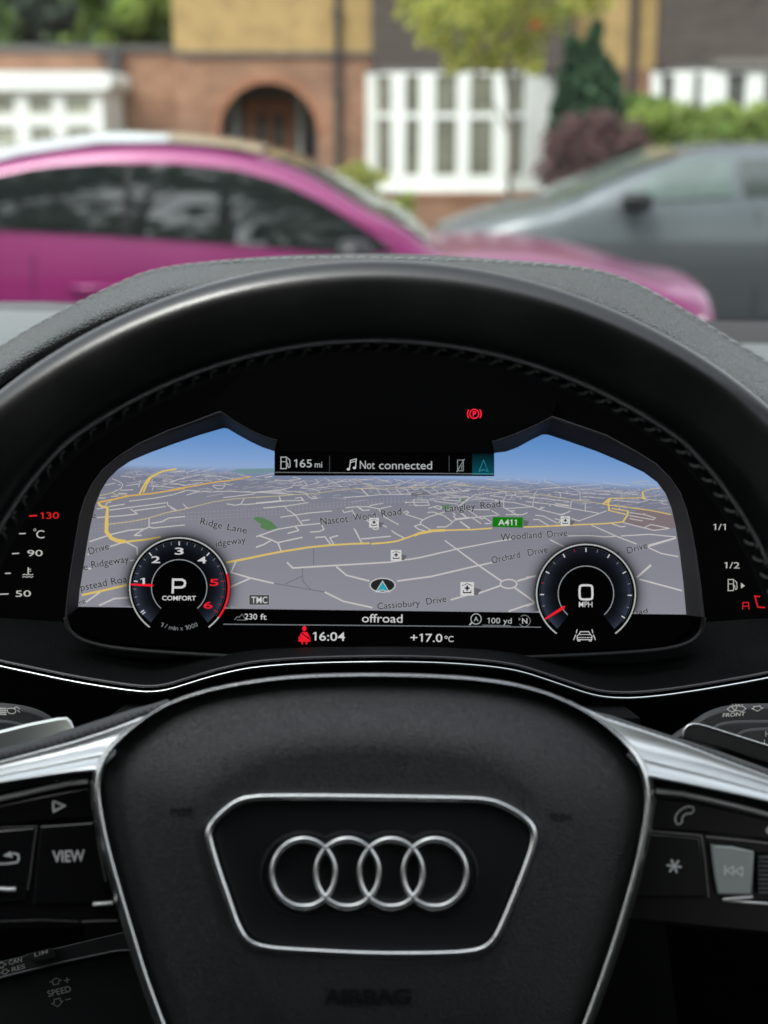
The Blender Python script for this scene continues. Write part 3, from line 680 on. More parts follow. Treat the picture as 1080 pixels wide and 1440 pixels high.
LIP = [(-470, 1400), (-350, 1080), (-240, 830), (-150, 690), (-80, 595), (-30, 541), (0, 516), (60, 478), (110, 452), (160, 430), (200, 416), (235, 406), (280, 399), (340, 392), (410, 387), (480, 384), (560, 383), (640, 386), (710, 392), (760, 398), (810, 410),
       (850, 424), (890, 441), (930, 461), (975, 490), (1030, 528), (1080, 562), (1130, 600), (1190, 665), (1260, 770), (1330, 940), (1410, 1180), (1500, 1450)]
N = 200
def strip3(pts, d0):
    q = smooth2([Vector((x, y)) for x, y in pts], 2)
    q = resample(q, N)
    return [(p.x, p.y, d0) for p in q]
rid = strip3(RID, 0); lip = strip3(LIP, 0)
def hood_row(w, d, dy=0):
    """w = 0 on the ridge, 1 on the front lip"""
    out = []
    for (x0, y0, _), (x1, y1, _) in zip(rid, lip):
        out.append(P(x0 + (x1 - x0) * w, y0 + (y1 - y0) * w + dy, d))
    return out
m = MB()
rows = []
for w, d, dy in ((-.05, 1.08, 70), (-.04, .98, 26), (-.02, .90, 6), (0, .865, 0), (.06, .850, .2), (.13, .838, 0), (.17, .834, 1.2), (.20, .830, 1.8), (.23, .826, 1.0), (.30, .815, 0), (.45, .795, 0), (.6, .775, 0), (.75, .757, 0), (.88, .744, 0), (.97, .737, 1), (1.0, .7345, 3)):
    rows.append(hood_row(w, d, dy))
rows += [hood_row(1.02, .7325, 7), hood_row(1.03, .7322, 12), hood_row(1.03, .735, 19), hood_row(1.0, .745, 26)]
m.grid(rows)
hood = m.build('leather_hood', leather, dash, smooth=True)
# dark roll and underside
m = MB(); rows = [hood_row(1.0, .745, 26), hood_row(.98, .75, 40), hood_row(.95, .752, 58)]
m.grid(rows); m.build('hood_underside', black_soft, dash, smooth=True)
# stitches along the seam: single threads lying in the seam groove
m = MB()
sw = [.085 + .22 * max(0, 1 - abs(x0 - 560) / 300) for x0, y0, _ in rid]
seam = resample([P(x0 + (x1 - x0) * k, y0 + (y1 - y0) * k - .5, .8455 - .055 * (k - .085) / .22 * .6) for (x0, y0, _), (x1, y1, _), k in zip(rid, lip, sw)], 2400)
for i in range(100, 2280, 13):
    a, b = seam[i], seam[i + 10]
    mid = (a + b) / 2 + Vector((0, -.0002, .0004)); m.tube([a - Vector((0, 0, .0002)), a.lerp(mid, .6) + Vector((0, 0, .0004)), mid + Vector((0, 0, .0002)), b.lerp(mid, .6) + Vector((0, 0, .0004)), b - Vector((0, 0, .0002))], .00045, 6)
m.build('seam_stitching', thread, dash, smooth=True)
# wall behind the display and all round it
m = MB(); m.prism([P(x, y, .765) for x, y in ((-560, 1500), (-400, 900), (-140, 600), (60, 490), (250, 408), (540, 400), (830, 425), (1000, 500), (1190, 640), (1330, 900), (1560, 1500))], FW * .01)
m.build('instrument_surround', black_soft, dash)
m = MB()
m.prism([DS.at(x, y, .0072) for x, y in ((306, 560), (308, 581), (330, 593), (352, 606), (372, 615), (391, 620), (391, 634.6), (692, 636.4), (692, 622), (712, 616), (735, 607), (757, 597), (776, 587), (785, 560), (700, 470), (390, 470))], DS.n * -.0045)
m.build('brow_panel', black_gloss, dash)
# dashboard top running to the windscreen
top_m = mat('dash_top_plastic', (.15, .165, .155), .42, spec=.6, bump=('cell', 420, .4, .0006), var=(30, .1))
m = MB()
rows = []
for (d, yl, yr) in ((1.24, 436.5, 484), (1.20, 438, 486), (1.02, 466, 506), (.93, 520, 560), (.90, 640, 690)):
    rows.append([P(x, yl + (yr - yl) * max(0, min(1, (x - 60) / 980)), d) for x in (-900, -500, -200, 0, 100, 300, 540, 800, 1000, 1100, 1300, 1600, 2000)])
m.grid(rows); m.build('dashboard_top', top_m, dash, smooth=True)
frit = mat('black_glass_border', (.03, .028, .025), .35)
m = MB(); a = [P(x, 424.5 + (452 - 424.5) * max(0, min(1, (x - 60) / 980)) , 1.27) for x in (-900, 60, 1040, 2000)]; b = [P(x, 437.5 + (485 - 437.5) * max(0, min(1, (x - 60) / 980)), 1.24) for x in (-900, 60, 1040, 2000)]
m.grid([a, b]); m.build('windscreen_border', frit, dash)

prof = [(1.12, 1.335), (.98, 1.325), (.88, 1.30), (.83, 1.26), (.815, 1.20), (.84, 1.13), (.90, 1.08), (.90, .95), (.96, .70), (1.05, .5)]
m = MB(); m.grid([[(x, y, z) for y, z in prof] for x in (-1.05, -.8, -.6, -.42)]); m.build('passenger_dash', sweep_m0, dash, smooth=True)
# lower sweep of the dash with the bright line
STRIP = [(-260, 862), (-160, 893), (-70, 920), (0, 937.5), (50, 948), (97, 958), (150, 967), (190, 972.5), (213, 974), (235, 971), (260, 963.5), (290, 954), (325, 945), (360, 938.5), (420, 934), (480, 932), (540, 931.2), (600, 932), (650, 934.5), (700, 939), (735, 945.5), (769, 956.5),
         (805, 969), (835, 978.5), (860, 982), (890, 982.5), (930, 979), (982, 971.5), (1035, 962.5), (1080, 954), (1160, 936), (1260, 910), (1350, 885)]
sm = smooth2([Vector((x, y)) for x, y in STRIP], 1); sm = resample(sm, 160)
def sd(x): return .655 + .00012 * abs(x - 540) * .3
def srow(dy, d): return [P(p.x, p.y + dy, sd(p.x) + d) for p in sm]
sweep_m = mat('dash_sweep_plastic', (.003, .0036, .0036), .5, spec=.12, bump=('cell', 900, .3, .0005), var=(18, .25))
m = MB(); m.grid([[P(540 + (p.x - 540) * 1.0, 905 - 60 * min(1, abs(p.x - 540) / 900), .73) for p in sm], [P(p.x, p.y - 40 + 18 * math.exp(-((p.x - 540) / 330) ** 2), .702) for p in sm], srow(-22, .018), srow(-13, .008), srow(-9, .003)])
m.build('dash_sweep', sweep_m, dash, smooth=True)
m = MB(); m.tube(srow(-8.2, .001), .0007, 8); m.build('sweep_edge', mat('sweep_edge_plastic', (.05, .05, .052), .35), dash, smooth=True)
strip_m = mat('bright_trim_strip', (.78, .80, .80), .25, metal=1)
m = MB()
rows = [srow(-2.9, .0014), srow(-2.1, -.0004), srow(0, -.0011), srow(2.0, .0), srow(2.9, .0022)]
m.grid(rows); m.build('trim_strip', strip_m, dash, smooth=True)
m = MB(); m.grid([srow(-4.5, .0035), srow(-6.8, .0005)]); m.grid([srow(-4.5, .0035), srow(-2.6, .0012)]); m.build('trim_groove', black_gloss, dash)
m = MB(); m.grid([srow(2.6, .0022), srow(8, .006), srow(30, .02), srow(70, .05), srow(220, .10), srow(700, .12)]); m.build('lower_dash', mat('lower_dash_plastic', (.005, .006, .006), .5, spec=.25, bump=('cell', 800, .3, .0005)), dash, smooth=True)

# ================= stalks behind the wheel =================
stalk_m = mat('stalk_plastic', (.042, .045, .045), .5, spec=.4, bump=('n', 1400, .2, .0004), var=(50, .15))
mark_m = mat('printed_white_marks', (.85, .85, .80), .6)
mark_d = mat('printed_grey_marks', (.75, .75, .70), .6)
def slab(loop, plane, lift, thick, bev=3, close=True):
    """a thick plate with softened edges; loop in photo units"""
    m = MB(); c = Vector((sum(p[0] for p in loop) / len(loop), sum(p[1] for p in loop) / len(loop)))
    L = [Vector(p[:2]) for p in loop]; rows = []
    def ins(k):
        out = []
        n = len(L)
        for i in range(n):
            a = L[i - 1]; b = L[(i + 1) % n]; t = (b - a).normalized(); nr = Vector((-t.y, t.x))
            if (c - L[i]).dot(nr) < 0: nr = -nr
            out.append(L[i] + nr * k)
        return out
    for k, z in ((0, -thick), (0, -bev * .00022), (bev * .3, -bev * .00008), (bev, 0)):
        rows.append([plane.at(p.x, p.y, lift + z) for p in ins(k)])
    m.grid([r + [r[0]] for r in rows])
    m.add(rows[-1], [tuple(range(len(L)))]); m.add(rows[0], [tuple(range(len(L)))])
    return m
SK = Plane(P(40, 1000, .61), 16)
st1 = thing('indicator_stalk', 'rounded black indicator stalk with headlamp mark, behind the left side of the wheel', 'control stalk', SK.at(40, 1010))
lp = smooth2([(-260, 1000), (-160, 985), (-40, 986), (30, 990), (66, 1002), (86, 1022), (80, 1060), (20, 1075), (-100, 1080), (-260, 1085)], 2, True)
slab([tuple(p) for p in lp], SK, 0, .028, 8).build('stalk_body', stalk_m, st1, auto=50)
lp = smooth2([(-200, 1018), (-60, 1010), (15, 1012), (40, 1020), (46, 1042), (0, 1060), (-200, 1066)], 2, True)
slab([tuple(p) for p in lp], SK, .004, .003, 4).build('end_cap', stalk_m, st1, auto=50)
f = Flat()
for k in range(4): f.ribbon([(-2, 996 + k * 2.7), (9, 996.6 + k * 2.7)], 1.7)
f.ribbon(smooth2([(10, 996.5), (13, 996), (20, 996), (22.5, 999), (21, 1003.2), (14, 1003.6), (10.5, 1001.5)], 1, True), 1.1, True); f.ribbon([(19.5, 996), (23.5, 993.8), (28, 997.5)], 1.1); f.ribbon([(24, 998.6), (28, 1001.6)], 1)
f.build('headlamp_mark', SK, .0004, mark_m, st1)
SR = Plane(P(1050, 1010, .61), 16)
st2 = thing('wiper_stalk', 'black wiper stalk behind the right side of the wheel, marked FRONT with a wiper symbol', 'control stalk', SR.at(1040, 1010))
lp = smooth2([(1330, 1000), (1180, 988), (1080, 989), (1030, 990), (995, 999), (968, 1018), (938, 1038), (930, 1060), (1000, 1090), (1180, 1120), (1330, 1120)], 2, True)
slab([tuple(p) for p in lp], SR, 0, .028, 8).build('stalk_body', stalk_m, st2, auto=50)
lp = smooth2([(1300, 1018), (1150, 1014), (1060, 1012), (1020, 1014), (1000, 1021), (1000, 1045), (1100, 1085), (1300, 1090)], 2, True)
slab([tuple(p) for p in lp], SR, .005, .005, 4).build('front_ring', stalk_m, st2, auto=50)
lp = smooth2([(1290, 1028), (1140, 1024), (1070, 1022), (1035, 1028), (1030, 1050), (1100, 1080), (1290, 1084)], 2, True)
slab([tuple(p) for p in lp], SR, .009, .005, 4).build('end_cap', stalk_m, st2, auto=50)
f = Flat(); f.ribbon([(1022.5, 997.4), (1027, 993.8), (1036, 992.2), (1045, 993.4), (1049, 996.4), (1044, 1000.4), (1036, 999.2), (1028, 1001), (1022.5, 997.4)], 1.0)
f.ribbon([(1028, 993), (1034, 999.5)], 1.1); f.ribbon([(1036.6, 992.5), (1034, 1000)], .9)
for k in range(4): f.ribbon([(1029 + k * 4.6, 990.4), (1031 + k * 4.6, 990.9)], 1)
f.ribbon([(1057, 996.4), (1060, 996), (1059.6, 993.6), (1069, 992.8), (1070, 995.4), (1073.6, 995.6), (1065, 1000), (1057, 996.4)], 1)
f.text('FRONT', 1016, 1008.6, 5.4, 1047.5, 1006.4, bold=.012, shear=.25); f.build('wiper_marks', SR, .0006, mark_m, st2)
f = Flat(); f.ribbon([(1077, 1028), (1077, 1036)], 1); f.ribbon([(1076, 1032), (1084, 1032)], 1); f.ribbon([(1075, 1040), (1075, 1047), (1084, 1047.5)], 1); f.ribbon([(1066, 1064.5), (1092, 1066)], 1); f.ribbon([(1074, 1058), (1074, 1072)], .8); f.build('speed_marks', SR, .0094, mark_d, st2)

CP = Plane(P(60, 1370, .60), 16)
st3 = thing('cruise_control_stalk', 'black cruise control stalk below the left spoke, marked LIM and SPEED', 'control stalk', CP.at(60, 1380))
slab([(-240, 1398), (0, 1352), (100, 1328), (150, 1316), (185, 1308), (300, 1290), (300, 1330), (160, 1338), (80, 1354), (0, 1374), (-240, 1428)], CP, .003, .03, 1.5).build('stalk_top', stalk_m, st3, auto=50)
slab([(-240, 1434), (0, 1379), (80, 1359), (160, 1341), (300, 1318), (310, 1560), (-240, 1640)], CP, 0, .03, 4).build('stalk_face', mat('stalk_face_plastic', (.028, .030, .030), .5, spec=.35, bump=('n', 1400, .2, .0004)), st3, auto=50)
MB().tube([CP.at(x, y, .0035) for x, y in ((-240, 1429), (0, 1375), (80, 1355), (160, 1338), (300, 1329))], .0005, 6).build('stalk_edge', mat('stalk_edge_plastic', (.16, .17, .17), .4), st3, smooth=True)
slab([(36, 1342), (73, 1333), (79, 1345), (74, 1349), (48, 1354), (44, 1353)], CP, .0052, .003, 2).build('limit_button', mat('stalk_button_plastic', (.035, .036, .036), .4), st3, auto=40)
Flat().text('LIM', 48.5, 1345.6, 5.2, 67.5, 1340.4, bold=.015, shear=.2).build('limit_mark', CP, .0056, mark_m, st3)
f = Flat(); f.text('CAN', 12.5, 1357, 6.2, 31, 1352.6, bold=.008, shear=.15); f.text('RES', 17, 1366.6, 6.2, 35.5, 1361.6, bold=.008, shear=.15)
f.ribbon([(-1, 1361), (-1, 1358.5), (-4, 1358), (2, 1353), (8.5, 1356), (5, 1358), (4, 1360.6), (-1, 1361)], 1); f.ribbon([(4, 1364), (9.5, 1362.8), (10, 1365), (13, 1365), (8, 1370), (1, 1368), (4.5, 1366.6), (4, 1364)], 1)
f.build('cancel_resume_marks', CP, .0034, mark_m, st3)
f = Flat(); f.text('SPEED', 68, 1402, 8.6, 100.5, 1394.4)
f.ribbon([(74.5, 1385), (74.5, 1380.6), (70, 1381.4), (78.5, 1375.4), (86.5, 1378.4), (82.5, 1379.2), (82.8, 1383.4), (74.5, 1385)], .9); f.ribbon([(76, 1405.6), (84.6, 1403.6), (84.8, 1408), (88.5, 1408), (81.2, 1415.6), (72.5, 1411.4), (76.4, 1410.4), (76, 1405.6)], .9)
f.ribbon([(90.2, 1379), (98, 1377.4)], 1); f.ribbon([(94, 1374.6), (94.4, 1382)], 1); f.ribbon([(92, 1406), (99.5, 1404.4)], 1)
f.build('speed_marks', CP, .0005, mark_d, st3)
# ================= steering wheel =================
rim_m = mat('rim_leather', (.0018, .0022, .0020), .23, spec=.8, bump=('cell', 1100, .06, .0002), var=(25, .2))
pad_m = mat('airbag_cover_plastic', (.0115, .0133, .0135), .44, spec=.6, bump=('cell', 1150, .5, .00028), var=(14, .05))
inner_m = mat('emblem_plate_plastic', (.008, .0092, .0098), .4, spec=.35, var=(20, .1))
alu = mat('brushed_aluminium', (.80, .83, .84), .42, metal=1, bump=((1, 60, 60), 40, .12, .0004), var=(9, .06))
alu_l = mat('polished_edge_metal', (.97, .985, .97), .25, metal=1)
wheel = thing('steering_wheel', 'black leather steering wheel with four ringed emblem and silver spokes', 'steering wheel', WH.at(528, 1200))
CX, CY = 528, 1200
def ro(th): return 836 - 6 * math.cos(th)
def ri(th):
    a = abs(math.degrees(th)); b = 0
    if a > 36: b = 50 * min(1, ((a - 36) / 22)) ** 1.2
    if a > 66: b = 50 * max(0, 1 - (a - 66) / 26)
    if a > 150: b = 20 * (a - 150) / 30
    return 706 - b
def rimpt(th, phi, grow=0):
    """phi 0 = outward, 90 = towards the driver, 180 = inward"""
    s, c = math.sin(th), -math.cos(th)
    po = WH.at(CX + ro(th) * s, CY + ro(th) * c); pi_ = WH.at(CX + ri(th) * s, CY + ri(th) * c)
    mid = (po + pi_) / 2; rad = (po - pi_) / 2; R = rad.length; e = rad / R
    D = .0165
    cp, sp_ = math.cos(phi), math.sin(phi)
    k = 2 / 3.8
    x = (abs(cp) ** k) * (1 if cp > 0 else -1) * (R + grow); z = (abs(sp_) ** k) * (1 if sp_ > 0 else -1) * (D + grow)
    return mid + e * x + WH.n * z
m = MB(); rows = []
NT = 240
for i in range(NT):
    th = -PI + 2 * PI * i / NT
    rows.append([rimpt(th, 2 * PI * j / 40) for j in range(40)])
rows.append(rows[0]); m.grid(rows, True); rim = m.build('rim', rim_m, wheel, smooth=True)
band_m = mat('reflection_damping_matte', (.004, .0043, .0042), .95, spec=.03)  # matte strip added over the rim's inner flank to damp the display's reflection
m = MB(); m.grid([[rimpt(math.radians(a_), math.radians(p_), .00015) for p_ in (152, 158, 164, 170, 176, 182, 190, 200, 212)] for a_ in range(-92, 93, 2)]); m.build('reflection_damping_band', band_m, rim, smooth=True)
seam_m = mat('rim_seam', (.006, .006, .006), .8, spec=.1)
m = MB(); m.tube([rimpt(math.radians(a), math.radians(165), .0001) for a in range(-88, 89, 2)], .0003, 6); m.build('rim_seam', seam_m, rim, smooth=True)
m = MB(); a = -86
thr = mat('rim_thread', (.06, .065, .06), .85, spec=.2)
while a < 86:
    t0 = math.radians(a); 
    for (p0, p1, da) in ((153, 177, .8),):
        q = [rimpt(t0 + math.radians(da * w), math.radians(p0 + (p1 - p0) * (1 - w)), g) for w, g in ((0, -.0002), (.15, .0004), (.5, .0007), (.85, .0004), (1, -.0002))]
        m.tube(q, .00042, 6)
    q = [rimpt(t0 + math.radians(.95 + .5 * w), math.radians(150 + 3 * w), g) for w, g in ((0, 0), (.5, .0005), (1, 0))]
    m.tube(q, .0003, 5)
    a += 2.15
m.build('rim_stitching', thr, rim, smooth=True)
# thumb grip panels at the sides of the rim
for sgn in (1, -1):
    m = MB(); rows = []
    for i in range(28):
        th = sgn * math.radians(52.5 + i * 1.35); edge = min(1, i / 7) ** .6
        rows.append([rimpt(th, math.radians(100 + 46 * 1.0 * w + (1 - edge) * 36 * (1 - w)), .0006 if 0 < w < 1 else -.0003) for w in (0, .04, .25, .5, .75, .96, 1)])
    m.grid(rows); m.build('thumb_grip', mat('perforated_leather', (.022, .027, .025), .42, bump=('cell', 600, .8, .0006)) if sgn == 1 else bpy.data.materials['perforated_leather'], rim, smooth=True)

# airbag cover
OUT = [(525, 951), (600, 952.5), (660, 956), (715, 963), (760, 974), (800, 990), (835, 1010), (865, 1034), (890, 1062), (904, 1090), (908, 1120), (906, 1150), (898, 1195), (884, 1250), (866, 1310), (846, 1370), (824, 1430), (800, 1490), (765, 1560), (700, 1620), (525, 1640),
       (350, 1620), (285, 1560), (252, 1490), (228, 1430), (206, 1370), (188, 1310), (170, 1250), (152, 1185), (143, 1140), (139, 1105), (144, 1080), (158, 1054), (182, 1030), (212, 1006), (245, 988), (290, 973), (340, 963), (400, 955), (460, 952)]
out_s = resample(smooth2(OUT, 2, True), 160, True)
cc = Vector((525, 1190))
def cover(px, py): pass
def dome(s):      # height of the cover as a function of the scaled distance from its middle
    return .0245 * (1 - s ** 3.4) ** .85
HEX = [(347, 1121), (420, 1120), (525, 1121), (640, 1123), (688, 1125), (716, 1136), (741, 1152), (752, 1168), (750, 1190), (738, 1224), (722, 1264), (706, 1302), (695, 1323), (680, 1335), (655, 1340), (600, 1342), (525, 1342), (440, 1338), (375, 1334), (348, 1325), (334, 1303), (320, 1262), (306, 1222), (295, 1185), (292, 1168), (303, 1152), (325, 1132)]
hexs = resample(smooth2(HEX, 1, True), 160, True)
# align the start of both loops by angle
def by_angle(loop, n=160):
    out = []
    L = [p - cc for p in loop]
    for i in range(n):
        a = 2 * PI * i / n; d = Vector((math.sin(a), -math.cos(a))); best = None
        for u, v in zip(L, L[1:] + L[:1]):
            e = v - u; det = d.x * (-e.y) - d.y * (-e.x)
            if abs(det) < 1e-9: continue
            t = (u.x * (-e.y) - u.y * (-e.x)) / det; w = (d.x * u.y - d.y * u.x) / det
            if t > 0 and -1e-6 <= w <= 1 + 1e-6: best = t if best is None else max(best, t)
        out.append(cc + d * best)
    return out
oa = by_angle(out_s); ha = by_angle(hexs)
m = MB(); rows = []
rows.append([WH.at(p.x, p.y, -.02) for p in oa])
for s in (1.0, .992, .975, .95, .92, .88, .83, .77, .7, .62):
    rows.append([WH.at(*(cc + (p - cc) * s), dome(s)) if True else None for p in oa])
# blend in to the emblem frame, then step down into the recess
last = [cc + (p - cc) * .62 for p in oa]
for w in (.25, .5, .75, .93):
    r = []
    for p, q in zip(oa, ha):
        s0 = .62; l = (p - cc).length * .62; hq = (q - cc).length * 1.035
        if hq > l * .98:
            # frame reaches beyond the regular ring: follow the frame
            pass
        r.append((p, q))
    rows.append([WH.at(*((cc + (p - cc) * .62).lerp(cc + (q - cc) * 1.035, w)), dome(.62) + .0004 * w) for p, q in zip(oa, ha)])
rows.append([WH.at(*(cc + (q - cc) * 1.03), dome(.62) + .0005) for q in ha])
rows.append([WH.at(*(cc + (q - cc) * 1.015), dome(.62) - .0014) for q in ha])
rows.append([WH.at(*(cc + (q - cc) * .99), dome(.62) - .002) for q in ha])
m.grid(rows, True)
pad = m.build('airbag_cover', pad_m, wheel, smooth=True)
HZ0 = dome(.62)
m = MB(); rows = []
for s, z in ((.99, -.0016), (.955, -.0002), (.93, -.0006), (.8, -.0009), (.5, -.0009)): rows.append([WH.at(*(cc + (q - cc) * s), HZ0 + z) for q in ha])
m.grid(rows, True); m.add(rows[-1], [tuple(range(160))]); m.build('emblem_plate', inner_m, wheel, auto=40)
def ring_tube(loop, lift, w, h, name, mt, parent, n=12):
    """closed trim following a loop; w half width in photo units, h half height in metres"""
    m = MB(); rows = []; L = loop; N_ = len(L)
    for i in range(N_):
        a = L[i - 1]; b = L[(i + 1) % N_]; t = (b - a).normalized(); nr = Vector((-t.y, t.x))
        ww = w(L[i]) if callable(w) else w
        rows.append([WH.at(L[i].x + nr.x * ww * math.cos(2 * PI * k / n), L[i].y + nr.y * ww * math.cos(2 * PI * k / n), lift + h * math.sin(2 * PI * k / n)) for k in range(n)])
    rows.append(rows[0]); m.grid(rows, True)
    return m.build(name, mt, parent, smooth=True)
ring_tube(resample(hexs, 220, True), HZ0 + .0006, 5.2, .0021, 'emblem_frame', alu_l, wheel)
# groove of darker plastic just outside the frame
emb = thing('emblem', None, None); del emb['label']; del emb['category']
bpy.data.objects.remove(emb)
for cx in (427, 488.5, 550, 611.5):
    m = MB(); rows = []
    for i in range(72):
        a = 2 * PI * i / 72; s, c = math.sin(a), -math.cos(a)
        hw = 5.5 - 1.6 * abs(s)
        r = 46.3 - hw * 0; rows.append([WH.at(cx + (45.2 + hw * math.cos(b)) * s * .985, 1228 + (47.6 + hw * math.cos(b)) * c, HZ0 + .0012 + .0017 * math.sin(b)) for b in [2 * PI * k / 14 for k in range(14)]])
    rows.append(rows[0]); m.grid(rows, True); m.build('emblem_ring', alu_l, wheel, smooth=True)
# shallow raised outline round the rings (moulded bed)
lobes = []
for i in range(200):
    a = 2 * PI * i / 200; d = Vector((math.cos(a), math.sin(a))); o = Vector((519, 1230)); best = 0
    for cx in (427, 488.5, 550, 611.5):
        c0 = Vector((cx, 1230)); R = 59 ; q = o - c0; B = q.dot(d); disc_ = B * B - (q.dot(q) - R * R)
        if disc_ > 0: best = max(best, -B + math.sqrt(disc_))
    lobes.append(o + d * best)
ring_tube(resample(lobes, 260, True), HZ0 - .0009, 2.6, .0007, 'emblem_bed', inner_m, wheel, 8)

def covat(x, y, lift):
    p = Vector((x, y)) - cc; a = math.atan2(p.x, -p.y) % (2 * PI); i = a / (2 * PI) * 160; i0 = int(i) % 160; w = i - int(i)
    R = (oa[i0] - cc).length * (1 - w) + (oa[(i0 + 1) % 160] - cc).length * w; s = p.length / R
    return WH.at(x, y, (dome(s) if s > .62 else HZ0 + .0004 * min(1, (.62 - s) / .1)) + lift)
emb_m = mat('embossed_letters', (.0045, .0052, .0052), .5, spec=.3)
f = Flat(); f.text('AIRBAG', 455, 1412, 21, 578, 1412, bold=.03); f.build('airbag_lettering', WH, .0008, emb_m, wheel, fn=covat)
for sx_, x0, y0 in ((1, 240, 1139), (-1, 804, 1147)):
    f = Flat(); f.ribbon([(x0, y0 - 3), (x0 + sx_ * 1, y0 + 7)], 2.6); f.ribbon([(x0, y0 + 1), (x0 + sx_ * 26, y0 - 1)], 3.0); f.ribbon([(x0 + sx_ * 26, y0 - 5), (x0 + sx_ * 26, y0 + 6)], 2.6)
    f.ribbon([(x0 + sx_ * 10, y0 + 1), (x0 + sx_ * 11, y0 + 8), (x0 + sx_ * 20, y0 + 8), (x0 + sx_ * 20, y0)], 2.4); f.build('horn_mark', WH, .0008, emb_m, wheel, fn=covat)
# bright line round the cover: thin across the top, broad down the sides
def tw(p):
    side = max(0, min(1, (p.y - 1010) / 90)); return 2.3 + 5.2 * side
o2 = resample([cc + (p - cc) * 1.004 for p in out_s], 320, True)
m = MB(); rows = []
for i in range(320):
    a = o2[i - 1]; b = o2[(i + 1) % 320]; t = (b - a).normalized(); nr = Vector((-t.y, t.x)); ww = tw(o2[i])
    if nr.dot(o2[i] - cc) < 0: nr = -nr
    prof = [(-1, -.008), (-1, .0012), (-.75, .0022), (-.3, .0026), (.05, .0020), (.45, .0002), (.9, -.0020), (1.0, -.014)]
    rows.append([WH.at(o2[i].x + nr.x * ww * (u + .6), o2[i].y + nr.y * ww * (u + .6), .0080 + z) for u, z in prof])
rows.append(rows[0]); m.grid(rows); m.build('cover_trim', alu_l, wheel, smooth=True)

# spokes: aluminium sweep, leather edge behind it, gloss button field below
def spoke(top, bot, side, bend):
    """top and bot are matching polylines in photo units"""
    n = 40; A = resample([Vector(p) for p in top], n); B = resample([Vector(p) for p in bot], n); rows = []
    for w, z in bend:
        rows.append([WH.at(*a.lerp(b, w), z * (1.25 if side > 0 else 1)) for a, b in zip(A, B)])
    m = MB(); m.grid(rows); return m
bend = ((-.03, -.010), (0, -.0034), (.06, -.0034), (.16, -.0036), (.28, -.0034), (.4, -.0027), (.52, -.0014), (.62, .0002), (.70, .0017), (.715, .0013), (.735, .0017), (.75, .0028), (.85, .0048), (.94, .0067), (.98, .0070), (1.0, .0064), (1.01, -.006))
m = spoke([(-190, 1116), (-60, 1085), (0, 1071), (52, 1057), (104, 1043), (150, 1028), (200, 1009), (232, 994)], [(-190, 1150), (-60, 1112), (0, 1101), (60, 1092), (100, 1087), (115, 1086), (128, 1085), (139, 1083)], -1, bend)
m.build('spoke_trim', alu, wheel, smooth=True)
m = spoke([(806, 990), (850, 1010), (900, 1026), (957, 1045), (1020, 1069), (1080, 1091), (1150, 1116), (1260, 1160)], [(913, 1093), (918, 1094), (928, 1096), (970, 1104), (1020, 1114), (1080, 1127), (1150, 1143), (1260, 1170)], 1, bend)
m.build('spoke_trim', alu, wheel, smooth=True)
edge_m = mat('spoke_leather', (.075, .078, .078), .55, bump=('cell', 900, .6, .0005))
for top, bot in (([(-190, 1098), (-60, 1072), (0, 1057), (55, 1043), (104, 1028), (150, 1013), (195, 998), (222, 990), (238, 985)], [(-190, 1118), (-60, 1088), (0, 1074), (55, 1059), (104, 1046), (150, 1031), (195, 1014), (222, 1000), (250, 992)]),
                 ([(800, 986), (828, 1000), (860, 1008), (900, 1022), (958, 1041), (1020, 1062), (1080, 1084), (1150, 1108), (1260, 1150)], [(800, 996), (828, 1004), (860, 1016), (900, 1029), (958, 1048), (1020, 1072), (1080, 1095), (1150, 1120), (1260, 1165)])):
    n = 60; A = resample([Vector(p) for p in top], n); B = resample([Vector(p) for p in bot], n)
    m = MB(); m.grid([[WH.at(*a.lerp(b, w), z) for a, b in zip(A, B)] for w, z in ((-.25, -.03), (-.05, -.014), (.15, -.0105), (.45, -.0095), (.75, -.0095), (1.0, -.0100))]); e = m.build('spoke_leather', edge_m, wheel, smooth=True)
    q = MB(); AA = resample(A, 46); BB = resample(B, 46)
    for i in range(1, 45): q.tube([WH.at(*AA[i].lerp(BB[i], .25), -.0096), WH.at(*(AA[i].lerp(BB[i], .5)), -.0086), WH.at(*(AA[i].lerp(BB[i], .78) + Vector((5, 0))), -.0093)], .0004, 5)
    q.build('spoke_stitching', mat('spoke_thread', (.045, .045, .045), .8) if 'spoke_thread' not in bpy.data.materials else bpy.data.materials['spoke_thread'], e, smooth=True)

pod_m = mat('gloss_black_switch', (.0055, .0055, .006), .22, spec=.35)
gap_m = mat('switch_gap', (.002, .002, .002), .8)
line_m = mat('switch_edge_line', (.34, .33, .32), .4, metal=.6)
icon_m = mat('switch_symbols', (.55, .55, .54), .6)
pod_l = [(-190, 1156), (-60, 1122), (0, 1111), (60, 1100), (100, 1093), (131, 1090), (136, 1110), (146, 1170), (158, 1230), (170, 1275), (177, 1300), (100, 1303), (0, 1305), (-120, 1310), (-200, 1320)]
pod_r = [(919, 1102), (970, 1111), (1030, 1124), (1080, 1136), (1150, 1154), (1240, 1180), (1250, 1340), (1150, 1325), (1080, 1315), (1000, 1307), (930, 1300), (880, 1296), (884, 1270), (900, 1210), (912, 1150)]
pl_ = slab(pod_l, WH, -.0015, .03, 5).build('switch_field', pod_m, wheel, auto=40)
pr_ = slab(pod_r, WH, -.0015, .03, 5).build('switch_field', pod_m, wheel, auto=40)
def wl(parent, pts, w, name='edge_line', mt=None, lift=-.0008):
    f = Flat(); f.ribbon(pts, w); return f.build(name, WH, lift, mt or line_m, parent)
def bar3(parent, pts, r, name, mt, lift=.0004):
    m = MB(); m.tube([WH.at(x, y, lift) for x, y in pts], r, 8); return m.build(name, mt, parent, smooth=True)
